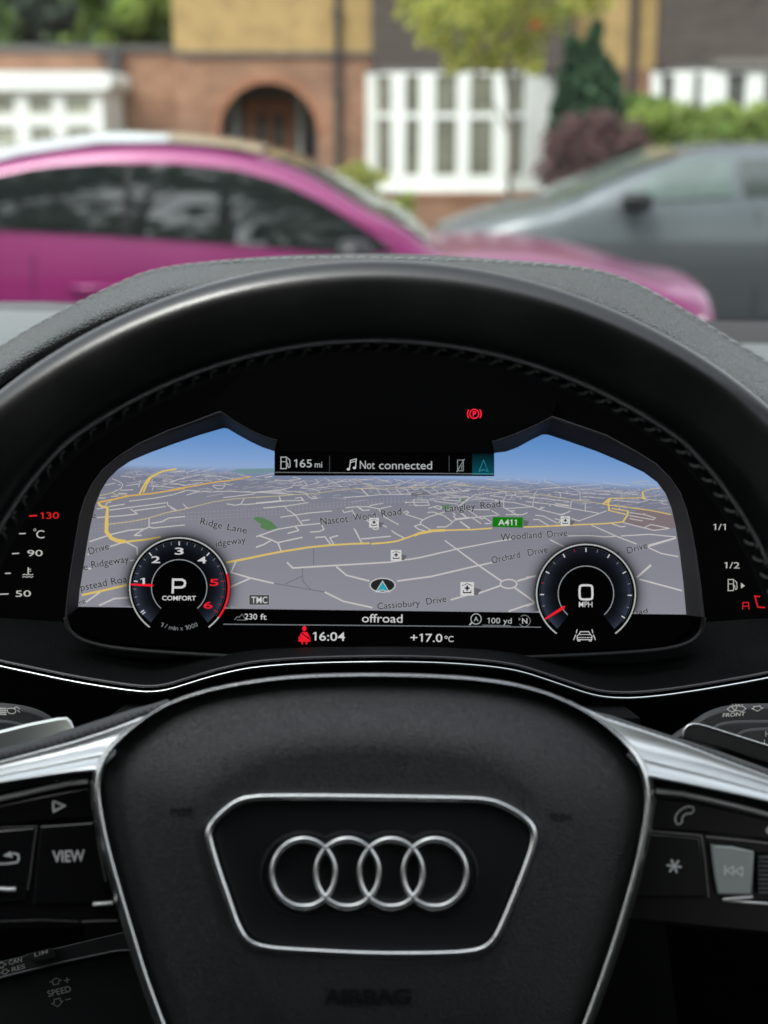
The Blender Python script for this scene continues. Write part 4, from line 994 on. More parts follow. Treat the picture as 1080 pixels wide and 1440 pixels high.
sat = mat('satin_switch_edge', (.85, .84, .83), .6, metal=1)
bar3(pl_, [(-190, 1172), (-60, 1136), (0, 1123), (50, 1112), (95, 1102), (124, 1098.5)], .00095, 'top_bar', sat)
bar3(pr_, [(923, 1112), (960, 1116.5), (1000, 1125), (1050, 1137), (1090, 1148), (1180, 1172)], .00095, 'top_bar', sat)
def button(parent, loop, name, lift=.0, mt=None): return slab(loop, WH, lift, .004, 3).build(name, mt or pod_m, parent, auto=40)
b1 = button(pl_, [(-170, 1190), (0, 1131), (60, 1118), (124, 1106), (130, 1150), (60, 1156), (0, 1160), (-170, 1184)][0:0] or [(-120, 1163), (0, 1132), (60, 1119), (124, 1107), (131, 1151), (60, 1155), (0, 1162), (-120, 1180)], 'upper_button')
f = Flat(); f.ribbon([(74.5, 1126.5), (75.5, 1141), (91, 1133), (74.5, 1126.5)], 2.6); f.build('play_symbol', WH, .0004, icon_m, b1)
b2 = button(pl_, [(56, 1162), (131, 1156), (142, 1215), (152, 1268), (46, 1272)], 'view_button')
Flat().text('VIEW', 74, 1212.5, 16, 119.5, 1211, bold=.018).build('view_lettering', WH, .0004, icon_m, b2)
b3 = button(pl_, [(-120, 1185), (0, 1167), (49, 1164), (40, 1225), (36, 1268), (-120, 1280)], 'back_button')
f = Flat(); f.ribbon([(-12, 1215), (10, 1214.5), (24, 1212.5), (26.6, 1208), (25.5, 1201.5), (20, 1200), (8, 1203)], 2.7); f.poly([(4, 1203.5), (15, 1197), (18, 1206.5)]); f.build('back_symbol', WH, .0004, icon_m, b3)
bar3(pl_, [(-30, 1248), (0, 1250), (12, 1251), (22, 1250.5)], .0008, 'roller_edge', sat, .0006)
bar3(pl_, [(131, 1271.5), (145, 1271), (158, 1270)], .0007, 'lower_tab', sat, .0006)
wl(pl_, [(0, 1163.5), (51.5, 1162.2), (47, 1192), (43, 1225), (39, 1252)], 1.3)
wl(pl_, [(58, 1162), (95, 1159.5), (131, 1157)], 1.5); wl(pl_, [(128, 1110), (129, 1148)], 1.0); wl(pl_, [(136, 1175), (142, 1210), (149, 1240)], 1.6)
wl(pl_, [(115, 1296), (140, 1295), (165, 1294.5)], 2.0)
wl(pl_, [(0, 1295.5), (60, 1293.5), (110, 1296)], .8)
c1 = button(pr_, [(921, 1122), (970, 1126), (1040, 1142), (1180, 1178), (1180, 1196), (1080, 1182), (1000, 1172), (914, 1167)], 'upper_button')
f = Flat(); f.ribbon(smooth2([(951, 1158.5), (949, 1150), (953, 1142.5), (959, 1137.5), (966, 1134), (974.5, 1134.5), (976, 1139.5), (972, 1144.5), (966.5, 1143.5), (962, 1146), (959, 1150.5), (959.6, 1155.5), (955.5, 1159.5)], 1, True), 1.7, True); f.build('phone_symbol', WH, .0004, icon_m, c1)
Flat().disc(1081, 1167.5, 4, 5).build('voice_symbol', WH, .0004, icon_m, c1)
c2 = button(pr_, [(913, 1172), (984, 1178), (996, 1262), (892, 1262)], 'star_button')
f = Flat()
for a in (0, 60, 120): r = math.radians(a + 8); f.ribbon([(948 - 10.5 * math.cos(r), 1218 - 10 * math.sin(r)), (948 + 10.5 * math.cos(r), 1218 + 10 * math.sin(r))], 2.7)
f.build('star_symbol', WH, .0004, icon_m, c2)
wl(pr_, [(913, 1168.5), (950, 1171.5), (986.5, 1175), (991, 1205), (996.5, 1262)], 1.7)
wl(pr_, [(993, 1176.5), (1040, 1181), (1090, 1187)], 2.2)
sk_m = mat('silver_skip_button', (.36, .40, .38), .45, metal=.4, bump=('n', 300, .1, .0004))
c3 = button(pr_, [(999, 1187), (1006, 1188.5), (1030, 1190), (1060, 1197), (1059, 1225), (1057, 1258), (1035, 1259), (1009, 1258), (1004, 1230)], 'skip_button', .0024, sk_m)
f = Flat(); f.ribbon([(1019.5, 1216.5), (1019.5, 1231.5)], 1.8); f.ribbon([(1021.5, 1224), (1031, 1218.5), (1031, 1230.5), (1021.5, 1224)], 1.6); f.ribbon([(1033, 1225), (1044, 1219), (1044, 1232), (1033, 1225)], 1.6); f.build('skip_symbol', WH, .0028, mat('pale_symbol', (.75, .77, .76), .5), c3)
bar3(pr_, [(1017, 1265), (1035, 1263), (1058, 1261)], .0006, 'lower_tab', sat, .001); bar3(pr_, [(1020, 1266), (1055, 1269), (1100, 1272)], .0005, 'lower_tab', sat, .0005)
m = MB()
for k in range(9): m.tube([WH.at(1066, 1206 + k * 6.2, .001), WH.at(1110, 1208 + k * 6.2, .001)], .0010, 8)
m.build('volume_roller', mat('roller_rubber', (.02, .02, .021), .5), pr_, smooth=True)
# lower body of the wheel behind the cover
body_m = mat('wheel_body_plastic', (.0022, .0024, .0024), .6, spec=.15)
slab([(160, 1060), (300, 1000), (525, 985), (760, 1000), (890, 1060), (880, 1300), (800, 1480), (640, 1650), (420, 1650), (260, 1480), (170, 1300)], WH, -.010, .05, 6).build('wheel_body', body_m, wheel, auto=40)
slab([(455, 1600), (600, 1600), (640, 1920), (415, 1920)], WH, -.004, .02, 8).build('lower_spoke', body_m, wheel, auto=40)

# shift paddles
PD = Plane(P(60, 1030, .575), 34)
pad_metal = mat('paddle_metal', (.72, .76, .70), .32, metal=1, var=(12, .1))
m = slab([(-150, 1062), (-60, 1040), (0, 1027), (40, 1017), (80, 1009), (94, 1008), (101, 1014), (106, 1030), (60, 1044), (0, 1057), (-150, 1094)], PD, 0, .006, 4); m.build('shift_paddle', pad_metal, wheel, auto=50)
PR = Plane(P(1020, 1040, .575), 16)
pd2 = slab([(960, 1036), (962, 1025), (970, 1018.5), (982, 1018), (1020, 1030), (1080, 1049), (1180, 1080), (1180, 1108), (1080, 1074), (1020, 1054), (962, 1038.5)], PR, 0, .006, 2).build('shift_paddle', mat('dark_paddle_face', (.035, .037, .038), .3, spec=.5, var=(30, .2)), wheel, auto=50)
MB().tube([PR.at(x, y, .0002) for x, y in smooth2([(960, 1036), (962, 1026), (969, 1019), (982, 1018), (1020, 1030), (1080, 1049), (1180, 1080)], 2)], .00045, 8).build('paddle_edge', alu_l, pd2, smooth=True)
# steering column shroud
MB().prism([P(x, y, .63) for x, y in ((150, 1010), (900, 1010), (960, 1500), (100, 1500))], FW * .12).build('column_shroud', body_m, dash)

# ================= own cabin =================
cab = thing('car_cabin', 'dark car cabin round the driver seat with windscreen in front of the camera', 'car cabin', (-.3, 0, .35))
lining = mat('cabin_lining', (.012, .012, .0125), .85, bump=('n', 500, .3, .001)); 
m = MB(); m.box(-1.05, .5, -1.6, .12, 1.86, 1.92); m.build('roof_lining', lining, cab)
m = MB(); m.box(-1.12, -1.05, -1.6, 1.3, .35, 1.14); m.box(-1.12, -1.05, -.35, -.18, 1.14, 1.92); m.build('door_panel', lining, cab)
m = MB(); m.box(.5, .57, -1.6, 1.3, .35, 1.14); m.box(.5, .57, -.35, -.18, 1.14, 1.92); m.build('door_panel', lining, cab)
m = MB(); m.box(-1.12, .57, -1.7, -1.6, .35, 1.92); m.build('rear_panel', lining, cab)
m = MB(); m.box(-1.12, .57, -1.6, 1.3, .30, .35); m.build('floor_pan', lining, cab)
m = MB(); m.box(-1.12, .57, 1.3, 1.36, .3, 1.30); m.build('bulkhead', lining, cab)
for x in (-.62, .04):
    lp = smooth2([(x - .26, .45), (x + .26, .45), (x + .27, 1.0), (x + .22, 1.35), (x + .12, 1.42), (x + .11, 1.62), (x - .11, 1.62), (x - .12, 1.42), (x - .22, 1.35), (x - .27, 1.0)], 1, True)
    MB().prism([Vector((p.x, -.55 - (p.y - .45) * .2, p.y)) for p in lp], (0, .14, 0)).build('seat_back', lining, cab, auto=50)
for x0 in (-1.08, .53): MB().tube([(x0, 1.30, 1.30), (x0, .12, 1.88)], .04, 8).build('windscreen_pillar', lining, cab)
def clear_glass(name, tint=(.93, .96, .94)):
    m_, t, b = nt(name); t.nodes.remove(b)
    tr = t.nodes.new('ShaderNodeBsdfTransparent'); tr.inputs['Color'].default_value = tint + (1,)
    gl = t.nodes.new('ShaderNodeBsdfGlossy'); gl.inputs['Roughness'].default_value = .02
    mx = t.nodes.new('ShaderNodeMixShader'); mx.inputs[0].default_value = .05; t.links.new(tr.outputs[0], mx.inputs[1]); t.links.new(gl.outputs[0], mx.inputs[2]); t.links.new(mx.outputs[0], t.nodes['Material Output'].inputs['Surface'])
    return m_
m = MB(); ws = []
for i in range(9):
    w = i / 8; ws.append([Vector((-.275 + (u - .5) * 1.6, 1.31 - 1.19 * w + .03 * math.sin(PI * w) - .10 * (2 * u - 1) ** 2, 1.325 + .53 * w + .03 * math.sin(PI * w))) for u in [k / 12 for k in range(13)]])
m.grid(ws); m.build('windscreen', clear_glass('windscreen_glass'), cab, smooth=True)
# ================= outside =================
HY = 23.0
def X(px, Y, py=180): return at(px, py, Y).x
def Z(py, Y): return at(540, py, Y).z
rnd = random.Random(3)
# ground
asph = mat('asphalt', (.055, .055, .057), .85, bump=('n', 60, .4, .01), var=(1.2, .25))
m = MB()
xs = [-80, -40, -20, -10, -5, 0, 5, 10, 20, 40, 80]; ys = [-40, -20, -10, 0, 5, 10, 14, 20, 30, 60, 120]
m.grid([[(x, y, 0) for x in xs] for y in ys]); tag(m.build('ground', asph), kind='structure')
soil = mat('garden_ground', (.13, .09, .05), .95, bump=('n', 30, .8, .03), var=(2.5, .5))
m = MB(); m.box(-16, 20, 14.3, 22.6, .004, .12); tag(m.build('front_garden', soil), kind='structure')
kerb = mat('kerb_concrete', (.32, .31, .29), .85, var=(3, .2)); m = MB(); m.box(-40, 40, 12.5, 14.28, .004, .11); tag(m.build('pavement', kerb), kind='structure')

def brick_mat(name, c1, c2, mortar, sc=1.0, big=.25):
    m_, t, b = nt(name)
    tc = t.nodes.new('ShaderNodeTexCoord'); sp = t.nodes.new('ShaderNodeSeparateXYZ'); cb = t.nodes.new('ShaderNodeCombineXYZ'); ad = t.nodes.new('ShaderNodeMath')
    t.links.new(tc.outputs['Object'], sp.inputs[0]); t.links.new(sp.outputs['X'], ad.inputs[0]); t.links.new(sp.outputs['Y'], ad.inputs[1])
    t.links.new(ad.outputs[0], cb.inputs['X']); t.links.new(sp.outputs['Z'], cb.inputs['Y'])
    br = t.nodes.new('ShaderNodeTexBrick'); br.inputs['Scale'].default_value = 1; br.inputs['Brick Width'].default_value = .225 * sc; br.inputs['Row Height'].default_value = .075 * sc; br.inputs['Mortar Size'].default_value = .008 * sc
    br.inputs['Color1'].default_value = tuple(c1) + (1,); br.inputs['Color2'].default_value = tuple(c2) + (1,); br.inputs['Mortar'].default_value = tuple(mortar) + (1,)
    t.links.new(cb.outputs[0], br.inputs['Vector'])
    n = t.nodes.new('ShaderNodeTexNoise'); n.inputs['Scale'].default_value = 1.3; n.inputs['Detail'].default_value = 6; t.links.new(tc.outputs['Object'], n.inputs['Vector'])
    mr = t.nodes.new('ShaderNodeMapRange'); mr.inputs['From Min'].default_value = .3; mr.inputs['From Max'].default_value = .7; mr.inputs['To Min'].default_value = 1 - big; mr.inputs['To Max'].default_value = 1 + big; t.links.new(n.outputs['Fac'], mr.inputs['Value'])
    vm = t.nodes.new('ShaderNodeVectorMath'); vm.operation = 'SCALE'; t.links.new(br.outputs['Color'], vm.inputs[0]); t.links.new(mr.outputs[0], vm.inputs['Scale']); t.links.new(vm.outputs[0], b.inputs['Base Color'])
    b.inputs['Roughness'].default_value = .9
    bp = t.nodes.new('ShaderNodeBump'); bp.inputs['Strength'].default_value = .4; bp.inputs['Distance'].default_value = .01; t.links.new(br.outputs['Fac'], bp.inputs['Height']); bp.invert = True; t.links.new(bp.outputs[0], b.inputs['Normal'])
    return m_
brick = brick_mat('red_brick', (.235, .105, .058), (.31, .165, .095), (.26, .20, .15), big=.32)
brick_o = brick_mat('orange_arch_brick', (.28, .105, .05), (.34, .15, .08), (.28, .2, .14), big=.15)
tiles = brick_mat('dark_hung_tiles', (.07, .056, .049), (.10, .08, .068), (.04, .034, .03), 1.2, .18)
ochre = mat('ochre_brick_render', (.36, .25, .105), .9, var=(3.5, .2), bump=('n', 40, .5, .01))
white = mat('white_window_paint', (.74, .77, .73), .45, var=(3, .04))
wglass = mat('window_glass', (.17, .175, .13), .10, spec=.5, var=(1.6, .35))
wglass_d = mat('dark_window_glass', (.03, .035, .03), .08, spec=.5)
pipe_m = mat('black_iron_pipe', (.035, .035, .036), .5)
door_m = mat('brown_wooden_door', (.46, .20, .10), .55, var=(6, .25))
dark_in = mat('porch_paint', (.20, .19, .175), .8)
coping = mat('dark_coping', (.09, .085, .08), .8)
roof_t = brick_mat('roof_tiles', (.10, .06, .045), (.13, .08, .06), (.06, .04, .035), 1.4)

def arch_wall(x0, x1, z0, z1, ax, aw, zs, zt, y, th):
    """brick wall with an arched opening"""
    lp = [(x0, z0), (ax - aw, z0), (ax - aw, zs)]
    lp += [(ax - aw * math.cos(PI * i / 24), zs + (zt - zs) * math.sin(PI * i / 24)) for i in range(1, 24)]
    lp += [(ax + aw, zs), (ax + aw, z0), (x1, z0), (x1, z1), (x0, z1)]
    return MB().prism([(x, y, z) for x, z in lp], (0, th, 0))
def sash(parent, x0, x1, z0, z1, y, cols, tr, name='window', gl=None, fw=.05, a=(1, 0), o=None, bars=True):
    """glazed panel: frame with one transom and small bars, on a wall line through o in direction a"""
    ox, oy = o if o else (0, y); dx, dy = a
    def q(u, z, d): return Vector((ox + dx * u + dy * d, oy + dy * u - dx * d, z))
    def bx(m, u0, u1, za, zb, d0, d1):
        v = [q(u, z, d) for z in (za, zb) for d in (d0, d1) for u in (u0, u1)]
        m.add(v, [(0, 2, 3, 1), (4, 5, 7, 6), (0, 1, 5, 4), (2, 6, 7, 3), (0, 4, 6, 2), (1, 3, 7, 5)])
    m = MB(); bx(m, x0 + .002, x1 - .002, z0, z1, -.03, .0); g = m.build(name, gl or wglass, parent)
    return g, bx
# ---- house with the arched porch
house = thing('brick_house', 'brick house with arched porch, ochre upper wall and white bay window behind the magenta car', 'house', (X(500, HY), HY, 0))
z1f = Z(80, HY); topz = 5.6
xa0, xa1 = X(248, HY), X(523, HY)
ax = X(378, HY, 200); aw = X(447, HY, 200) - ax; zs = Z(190, HY); zt = Z(116, HY)
arch_wall(xa0, xa1, 0, z1f, ax, aw, zs, zt, HY, .35).build('porch_wall', brick, house)
m = MB(); rows = []
for i in range(25):
    c, s = -math.cos(PI * i / 24), math.sin(PI * i / 24)
    rows.append([(ax + (aw + d) * c, HY - e, zs + (zt - zs + d) * s) for d, e in ((0.0, -.1), (0, .02), (.12, .02), (.12, -.1))])
m.grid(rows, True, True); m.build('arch_ring', brick_o, house)
m = MB(); m.box(xa0 - .02, xa1, HY - .05, HY + .2, z1f, z1f + .07); m.build('string_course', coping, house)
m = MB(); m.box(xa0, xa1, HY - .012, HY + .35, z1f + .07, topz); m.build('upper_wall', ochre, house)
# porch inside
m = MB(); m.box(ax - aw - .12, ax - aw, HY + .35, HY + 1.4, 0, z1f - .1); m.box(ax + aw, ax + aw + .12, HY + .35, HY + 1.4, 0, z1f - .1); m.box(ax - aw, ax + aw, HY + 1.4, HY + 1.5, 0, z1f - .1); m.box(ax - aw, ax + aw, HY + .35, HY + 1.4, z1f - .3, z1f - .1); m.build('porch_recess', dark_in, house)
HB = HY + 1.4
def XB(px, py=200): return X(px, HB, py)
def ZB(py): return Z(py, HB)
dr = MB(); dr.box(XB(346), XB(414), HB - .06, HB, 0, ZB(140)); d_ = dr.build('front_door', door_m, house)
m = MB()
for px in (362, 386): m.box(XB(px), XB(px + 13), HB - .075, HB - .06, ZB(208), ZB(160))
m.build('door_pane', wglass_d, d_)
m = MB()
for px in (329, 418): m.box(XB(px), XB(px + 8), HB - .08, HB, 0, ZB(135))
m.build('door_post', white, house)
m = MB(); m.box(XB(337), XB(346), HB - .03, HB, .3, ZB(140)); m.box(XB(426), XB(440), HB - .03, HB, .3, ZB(140)); m.build('side_light', wglass_d, house)
# dark tiled gable and brick behind the bay
xg0, xg1 = xa1, X(800, HY)
m = MB(); m.box(xg0, xg1, HY - .03, HY + .3, 0, Z(103, HY)); m.build('ground_floor_wall', brick, house)
m = MB(); m.box(xg0, xg1, HY - .34, HY - .03, Z(101, HY), topz); m.build('tile_hung_gable', tiles, house)
m = MB(); m.box(xg1, X(852, HY), HY - .012, HY + .3, Z(92, HY), topz); m.build('upper_wall', ochre, house)
m = MB(); m.box(xg1, X(852, HY), HY - .03, HY + .3, 0, Z(92, HY) - .002); m.build('side_wall', brick, house)
for px, pt, pb, w in ((476, 0, 240, .05),):
    m = MB(); x = X(px, HY); m.tube([(x, HY - .09, topz), (x, HY - .09, 2.6), (x, HY - .09, .1)], w, 10); 
    for zz in (.8, 1.9, 3.0, 4.2): m.box(x - .08, x + .08, HY - .13, HY - .012, zz, zz + .05)
    m.build('drain_pipe', pipe_m, house, auto=50)
# pitched roof, above the frame
def gable_roof(parent, x0, x1, y0, y1, z, h):
    m = MB(); m.add([(x0, y0, z), (x1, y0, z), (x1, y1, z), (x0, y1, z), (x0 + .3, (y0 + y1) / 2, z + h), (x1 - .3, (y0 + y1) / 2, z + h)], [(0, 1, 5, 4), (2, 3, 4, 5), (0, 4, 3), (1, 2, 5), (0, 3, 2, 1)])
    return m.build('roof', roof_t, parent)
gable_roof(house, xa0 - .3, X(852, HY) , HY - .6, HY + 8, topz + .002, 2.6)
m = MB(); m.box(xa0 + .001, X(852, HY) - .001, HY + 1.6, HY + 7.6, 0, topz); m.build('rear_walls', brick, house)
# white bay window: front facet and two angled sides
def bay(parent, fx0, fx1, lx, rx, Yf, Yb, zt_, zb_, zsill, ztr, panes_f, left, right, gl):
    by = MB(); 
    pts = [(lx, Yb), (fx0, Yf), (fx1, Yf), (rx, Yb)]
    segs = [(pts[0], pts[1], left), (pts[1], pts[2], panes_f), (pts[2], pts[3], right)]
    fr = MB(); panes = []
    for (a, b, ps) in segs:
        d = Vector((b[0] - a[0], b[1] - a[1])); L = d.length; d.normalize(); n = Vector((d.y, -d.x))
        def q(u, z, o_): return Vector((a[0] + d.x * u * L + n.x * o_, a[1] + d.y * u * L + n.y * o_, z))
        def bx(mm, u0, u1, za, zb, d0, d1):
            v = [q(u, z, o_) for z in (za, zb) for o_ in (d0, d1) for u in (u0, u1)]
            mm.add(v, [(0, 2, 3, 1), (4, 5, 7, 6), (0, 1, 5, 4), (2, 6, 7, 3), (0, 4, 6, 2), (1, 3, 7, 5)])
        prev = 0
        for (u0, u1) in ps:
            bx(fr, prev, u0, zb_, zt_, -.07, .02)
            bx(fr, u0, u1, ztr - .04, ztr + .045, -.05, .01)
            bx(fr, u0, u1, zsill - .1, zsill, -.05, .015); bx(fr, u0, u1, zt_ - .04, zt_, -.05, .015)
            w = (u1 - u0)
            p_ = MB(); bx(p_, u0, u1, zsill, zt_ - .04, -.045, -.03); g = p_.build('window_pane', gl, parent)
            c = MB()
            for k in (1, 2):
                uu = u0 + w * k / 3 if w * L > .2 else u0 + w * .5
                bx(c, uu - .004 / L, uu + .004 / L, zsill, zt_ - .04, -.03, -.024)
            for k in range(1, 6):
                zz = zsill + (zt_ - .04 - zsill) * k / 6; bx(c, u0, u1, zz - .004, zz + .004, -.0275, -.0225)
            c.build('leaded_bars', mat_lead, g)
            prev = u1
        bx(fr, prev, 1, zb_, zt_, -.07, .02)
    fr.build('window_frame', white, parent)
    b = MB(); z0, z1 = zb_, zsill - .1
    b.prism([(x, y, z0) for x, y in pts], (0, 0, z1 - z0)); b.build('bay_apron', white, parent)
    b = MB(); b.prism([(x + (-.06 if i < 2 else .06), y - .08, zb_ - .05) for i, (x, y) in enumerate(pts)], (0, 0, .05)); b.build('bay_sill', white, parent)
    b = MB(); b.prism([(x * 1.0, y + .03, .1) for x, y in pts], (0, 0, zb_ - .15)); b.build('bay_base', brick, parent)
    b = MB(); b.prism([(x, y, zt_) for x, y in pts], (0, 0, .08)); b.build('bay_head', coping, parent)
mat_lead = mat('lead_bars', (.30, .30, .27), .6)
YF, YB_ = HY - .75, HY - .05
fx0, fx1 = X(553, YF), X(713, YF)
def uf(px): return (X(px, YF) - fx0) / (fx1 - fx0)
def seg_u(px, a, b, Ya, Yb, py=180):
    # parameter on an angled facet that shows at photo column px
    lo_, hi_ = 0, 1
    for _ in range(40):
        mid = (lo_ + hi_) / 2; x = a + (b - a) * mid; y = Ya + (Yb - Ya) * mid
        if X(px, y, py) > x: lo_ = mid
        else: hi_ = mid
    return (lo_ + hi_) / 2
lx, rx = X(516, YB_), X(778, YB_)
bay(house, fx0, fx1, lx, rx, YF, YB_, Z(101, YF), Z(265, YF), Z(246, YF), Z(163, YF),
    [(uf(570), uf(589)), (uf(612), uf(642)), (uf(660.5), uf(693.5))], [(seg_u(529, lx, fx0, YB_, YF), seg_u(551, lx, fx0, YB_, YF))], [(seg_u(715.5, fx1, rx, YF, YB_), seg_u(738, fx1, rx, YF, YB_))], wglass)
# ---- neighbouring house on the right
house2 = thing('brick_house', 'neighbouring brick house at the right edge with dark hung tiles above a hedge-screened bay', 'house', (X(980, HY), HY, 0))
xm = X(852, HY) + .002
m = MB(); m.box(xm, X(917, HY), HY - .012, HY + .3, Z(96, HY), topz); m.build('upper_wall', ochre, house2)
m = MB(); m.box(xm, X(917, HY), HY - .03, HY + .3, 0, Z(96, HY) - .002); m.build('side_wall', brick, house2)
m = MB(); x = X(884, HY); m.tube([(x, HY - .09, topz), (x, HY - .09, 2), (x, HY - .09, .1)], .06, 10); m.build('drain_pipe', pipe_m, house2, auto=50)
xr = X(1350, HY)
m = MB(); m.box(X(917, HY), xr, HY - .34, HY - .03, Z(96, HY), topz); m.build('tile_hung_gable', tiles, house2)
m = MB(); m.box(X(917, HY), xr, HY - .03, HY + .3, 0, Z(96, HY) - .002); m.build('ground_floor_wall', brick, house2)
m = MB(); m.box(X(985, HY), X(1120, HY), HY - .85, HY - .34, Z(98, HY), Z(86, HY)); m.build('bay_eaves', mat('grey_eaves', (.16, .145, .13), .8), house2)
fx0, fx1 = X(985, YF), X(1120, YF); lx, rx = X(914, YB_), X(1190, YB_)
bay(house2, fx0, fx1, lx, rx, YF, YB_, Z(99, YF), Z(240, YF), Z(215, YF), Z(198, YF),
    [(uf(1019), uf(1045)), (uf(1071), uf(1096))], [(seg_u(928, lx, fx0, YB_, YF), seg_u(946, lx, fx0, YB_, YF)), (seg_u(973, lx, fx0, YB_, YF), seg_u(984, lx, fx0, YB_, YF))], [(.2, .5)], wglass_d)
gable_roof(house2, xm, xr + .3, HY - .6, HY + 8, topz + .002, 2.6)
m = MB(); m.box(xm + .001, xr, HY + 1.6, HY + 7.6, 0, topz); m.build('rear_walls', brick, house2)
# ---- low brick annexe at the left with white window bay
YG = HY + .35
ann = thing('brick_annexe', 'low flat topped brick annexe with dark coping at the left of the arched porch', 'annexe', (X(150, YG), YG, 0))
zc = Z(73, YG)
m = MB(); m.box(X(158, YG), xa0 - .002, YG, YG + .3, 0, zc); m.box(X(-200, YG), X(158, YG) - .15, YG, YG + .3, 0, zc); m.box(X(158, YG) - .15, X(158, YG), YG + .05, YG + .3, 0, zc); m.build('brick_wall', brick, ann)
m = MB(); m.box(X(-200, YG), xa0 - .004, YG - .06, YG + .36, zc, zc + .1); m.build('coping', coping, ann)
m = MB(); x = X(166, YG); m.tube([(x, YG - .08, zc - .1), (x, YG - .08, 1), (x, YG - .08, .1)], .055, 10)
m.prism([(x - .13, YG - .2, zc + .03), (x + .13, YG - .2, zc + .03), (x + .07, YG - .2, zc - .3), (x - .07, YG - .2, zc - .3)], (0, .16, 0)); m.build('rainwater_pipe', pipe_m, ann, auto=40)
m = MB(); m.box(X(-200, YG), xa0 - .01, YG + .3, YG + 5, 0, zc - .05); m.build('annexe_rear', brick, ann)
porch = thing('white_garden_room', 'white flat roofed window room against the brick annexe at the far left', 'garden room', (X(60, 21.6), 21.6, 0))
YW = 21.6
zt0, zt1 = Z(101, YW), Z(127, YW)
m = MB(); lp = [(X(-260, YW), zt1), (X(155, YW), zt1), (X(160, YW), zt1 + .06), (X(161, YW), (zt0 + zt1) / 2), (X(158, YW), zt0 - .03), (X(152, YW), zt0), (X(-260, YW), zt0)]
m.prism([(x, YW - .12, z) for x, z in lp], (0, 1.75, 0)); m.build('flat_roof', white, porch)
m = MB(); cols = [(-200, -160), (-140, -100), (-74, -32), (-18, 22), (42, 75), (93, 130)]; prev = X(-250, YW)
for a, b in cols:
    m.box(prev, X(a, YW), YW, YW + .1, 0, zt1 - .002)
    for (za, zb) in ((Z(136, YW), zt1 - .002), (Z(178, YW), Z(160, YW)), (0, Z(205, YW))): m.box(X(a, YW), X(b, YW), YW + .002, YW + .098, za, zb)
    prev = X(b, YW)
m.box(prev, X(146, YW), YW, YW + .1, 0, zt1 - .002); m.box(X(146, YW) - .1, X(146, YW), YW + .1, YW + 1.7, 0, zt1 - .002); m.build('window_frame', white, porch)
for a, b in cols[2:]:
    m = MB(); m.box(X(a, YW) + .001, X(b, YW) - .001, YW + .05, YW + .06, Z(205, YW), Z(136, YW)); m.build('window_pane', mat('pale_curtained_glass', (.30, .31, .25), .15, var=(1.5, .3)) if 'pale_curtained_glass' not in bpy.data.materials else bpy.data.materials['pale_curtained_glass'], porch)

# ================= vegetation =================
def leaf_mat(name, col, v=.35, rough=.6, trans=.3):
    m_, t, b = nt(name)
    g = t.nodes.new('ShaderNodeNewGeometry'); r = t.nodes.new('ShaderNodeMapRange'); r.inputs['To Min'].default_value = 1 - v; r.inputs['To Max'].default_value = 1 + v
    t.links.new(g.outputs['Random Per Island'], r.inputs['Value'])
    vm = t.nodes.new('ShaderNodeVectorMath'); vm.operation = 'SCALE'; vm.inputs[0].default_value = col; t.links.new(r.outputs[0], vm.inputs['Scale'])
    t.links.new(vm.outputs[0], b.inputs['Base Color']); b.inputs['Roughness'].default_value = rough; setin(b, 'Specular IOR Level', .2)
    tl = t.nodes.new('ShaderNodeBsdfTranslucent'); t.links.new(vm.outputs[0], tl.inputs['Color']); mx = t.nodes.new('ShaderNodeMixShader'); mx.inputs[0].default_value = trans
    t.links.new(b.outputs[0], mx.inputs[1]); t.links.new(tl.outputs[0], mx.inputs[2]); t.links.new(mx.outputs[0], t.nodes['Material Output'].inputs['Surface'])
    return m_
def leaves(name, blobs, n, size, ms, parent, seed=1, mix=None):
    """small leaf faces spread through overlapping clumps; blobs = (centre, radii, weight[, material index])"""
    r = random.Random(seed); V = []; Fc = []; MI = []
    tot = sum(b[2] for b in blobs)
    for b in blobs:
        c, rad, w = b[:3]; k = int(n * w / tot)
        for _ in range(k):
            d = Vector((r.gauss(0, 1), r.gauss(0, 1), r.gauss(0, 1))).normalized() * (r.random() ** .45)
            p = Vector((c[0] + d.x * rad[0], c[1] + d.y * rad[1], c[2] + d.z * rad[2]))
            s = size * r.uniform(.6, 1.4); a = Vector((r.gauss(0, 1), r.gauss(0, 1), r.gauss(0, 1))).normalized(); u = a.orthogonal().normalized() * s; v = a.cross(u).normalized() * s * .55
            i = len(V); V += [p - u, p - v * .9, p + u, p + v * .9]; Fc.append((i, i + 1, i + 2, i + 3))
            MI.append(b[3] if len(b) > 3 else (0 if len(ms) == 1 else min(len(ms) - 1, int(r.random() ** 1.5 * len(ms)))))
    return mesh(name, V, Fc, list(ms), parent, mi=MI)
bark = mat('tree_bark', (.17, .14, .105), .9, bump=('n', 30, .6, .02), var=(8, .3))
def limbs(parent, base, top, r0, tips, seed=0):
    m = MB(); b = Vector(base); t = Vector(top); mid = b.lerp(t, .5) + Vector((.04, .02, 0))
    m.tube([b, mid, t], [r0, r0 * .75, r0 * .5], 10, up=(1, .2, 0))
    for i, q in enumerate(tips):
        s = b.lerp(t, .55 + .42 * (i + .5) / len(tips)); q = Vector(q); m.tube([s, s.lerp(q, .5) + Vector((0, 0, .08)), q], [r0 * .42, r0 * .28, r0 * .1], 6, up=(.3, 1, .1))
    return m.build('trunk', bark, parent, smooth=True)
def clump(px, py, Y, rpx, rpy=None, ry=None, w=1, mi=None):
    s = Y * 1.0 / F; c = at(px, py, Y); t = (c, (rpx * s, ry if ry else rpx * s, (rpy or rpx) * s), w)
    return t + (mi,) if mi is not None else t
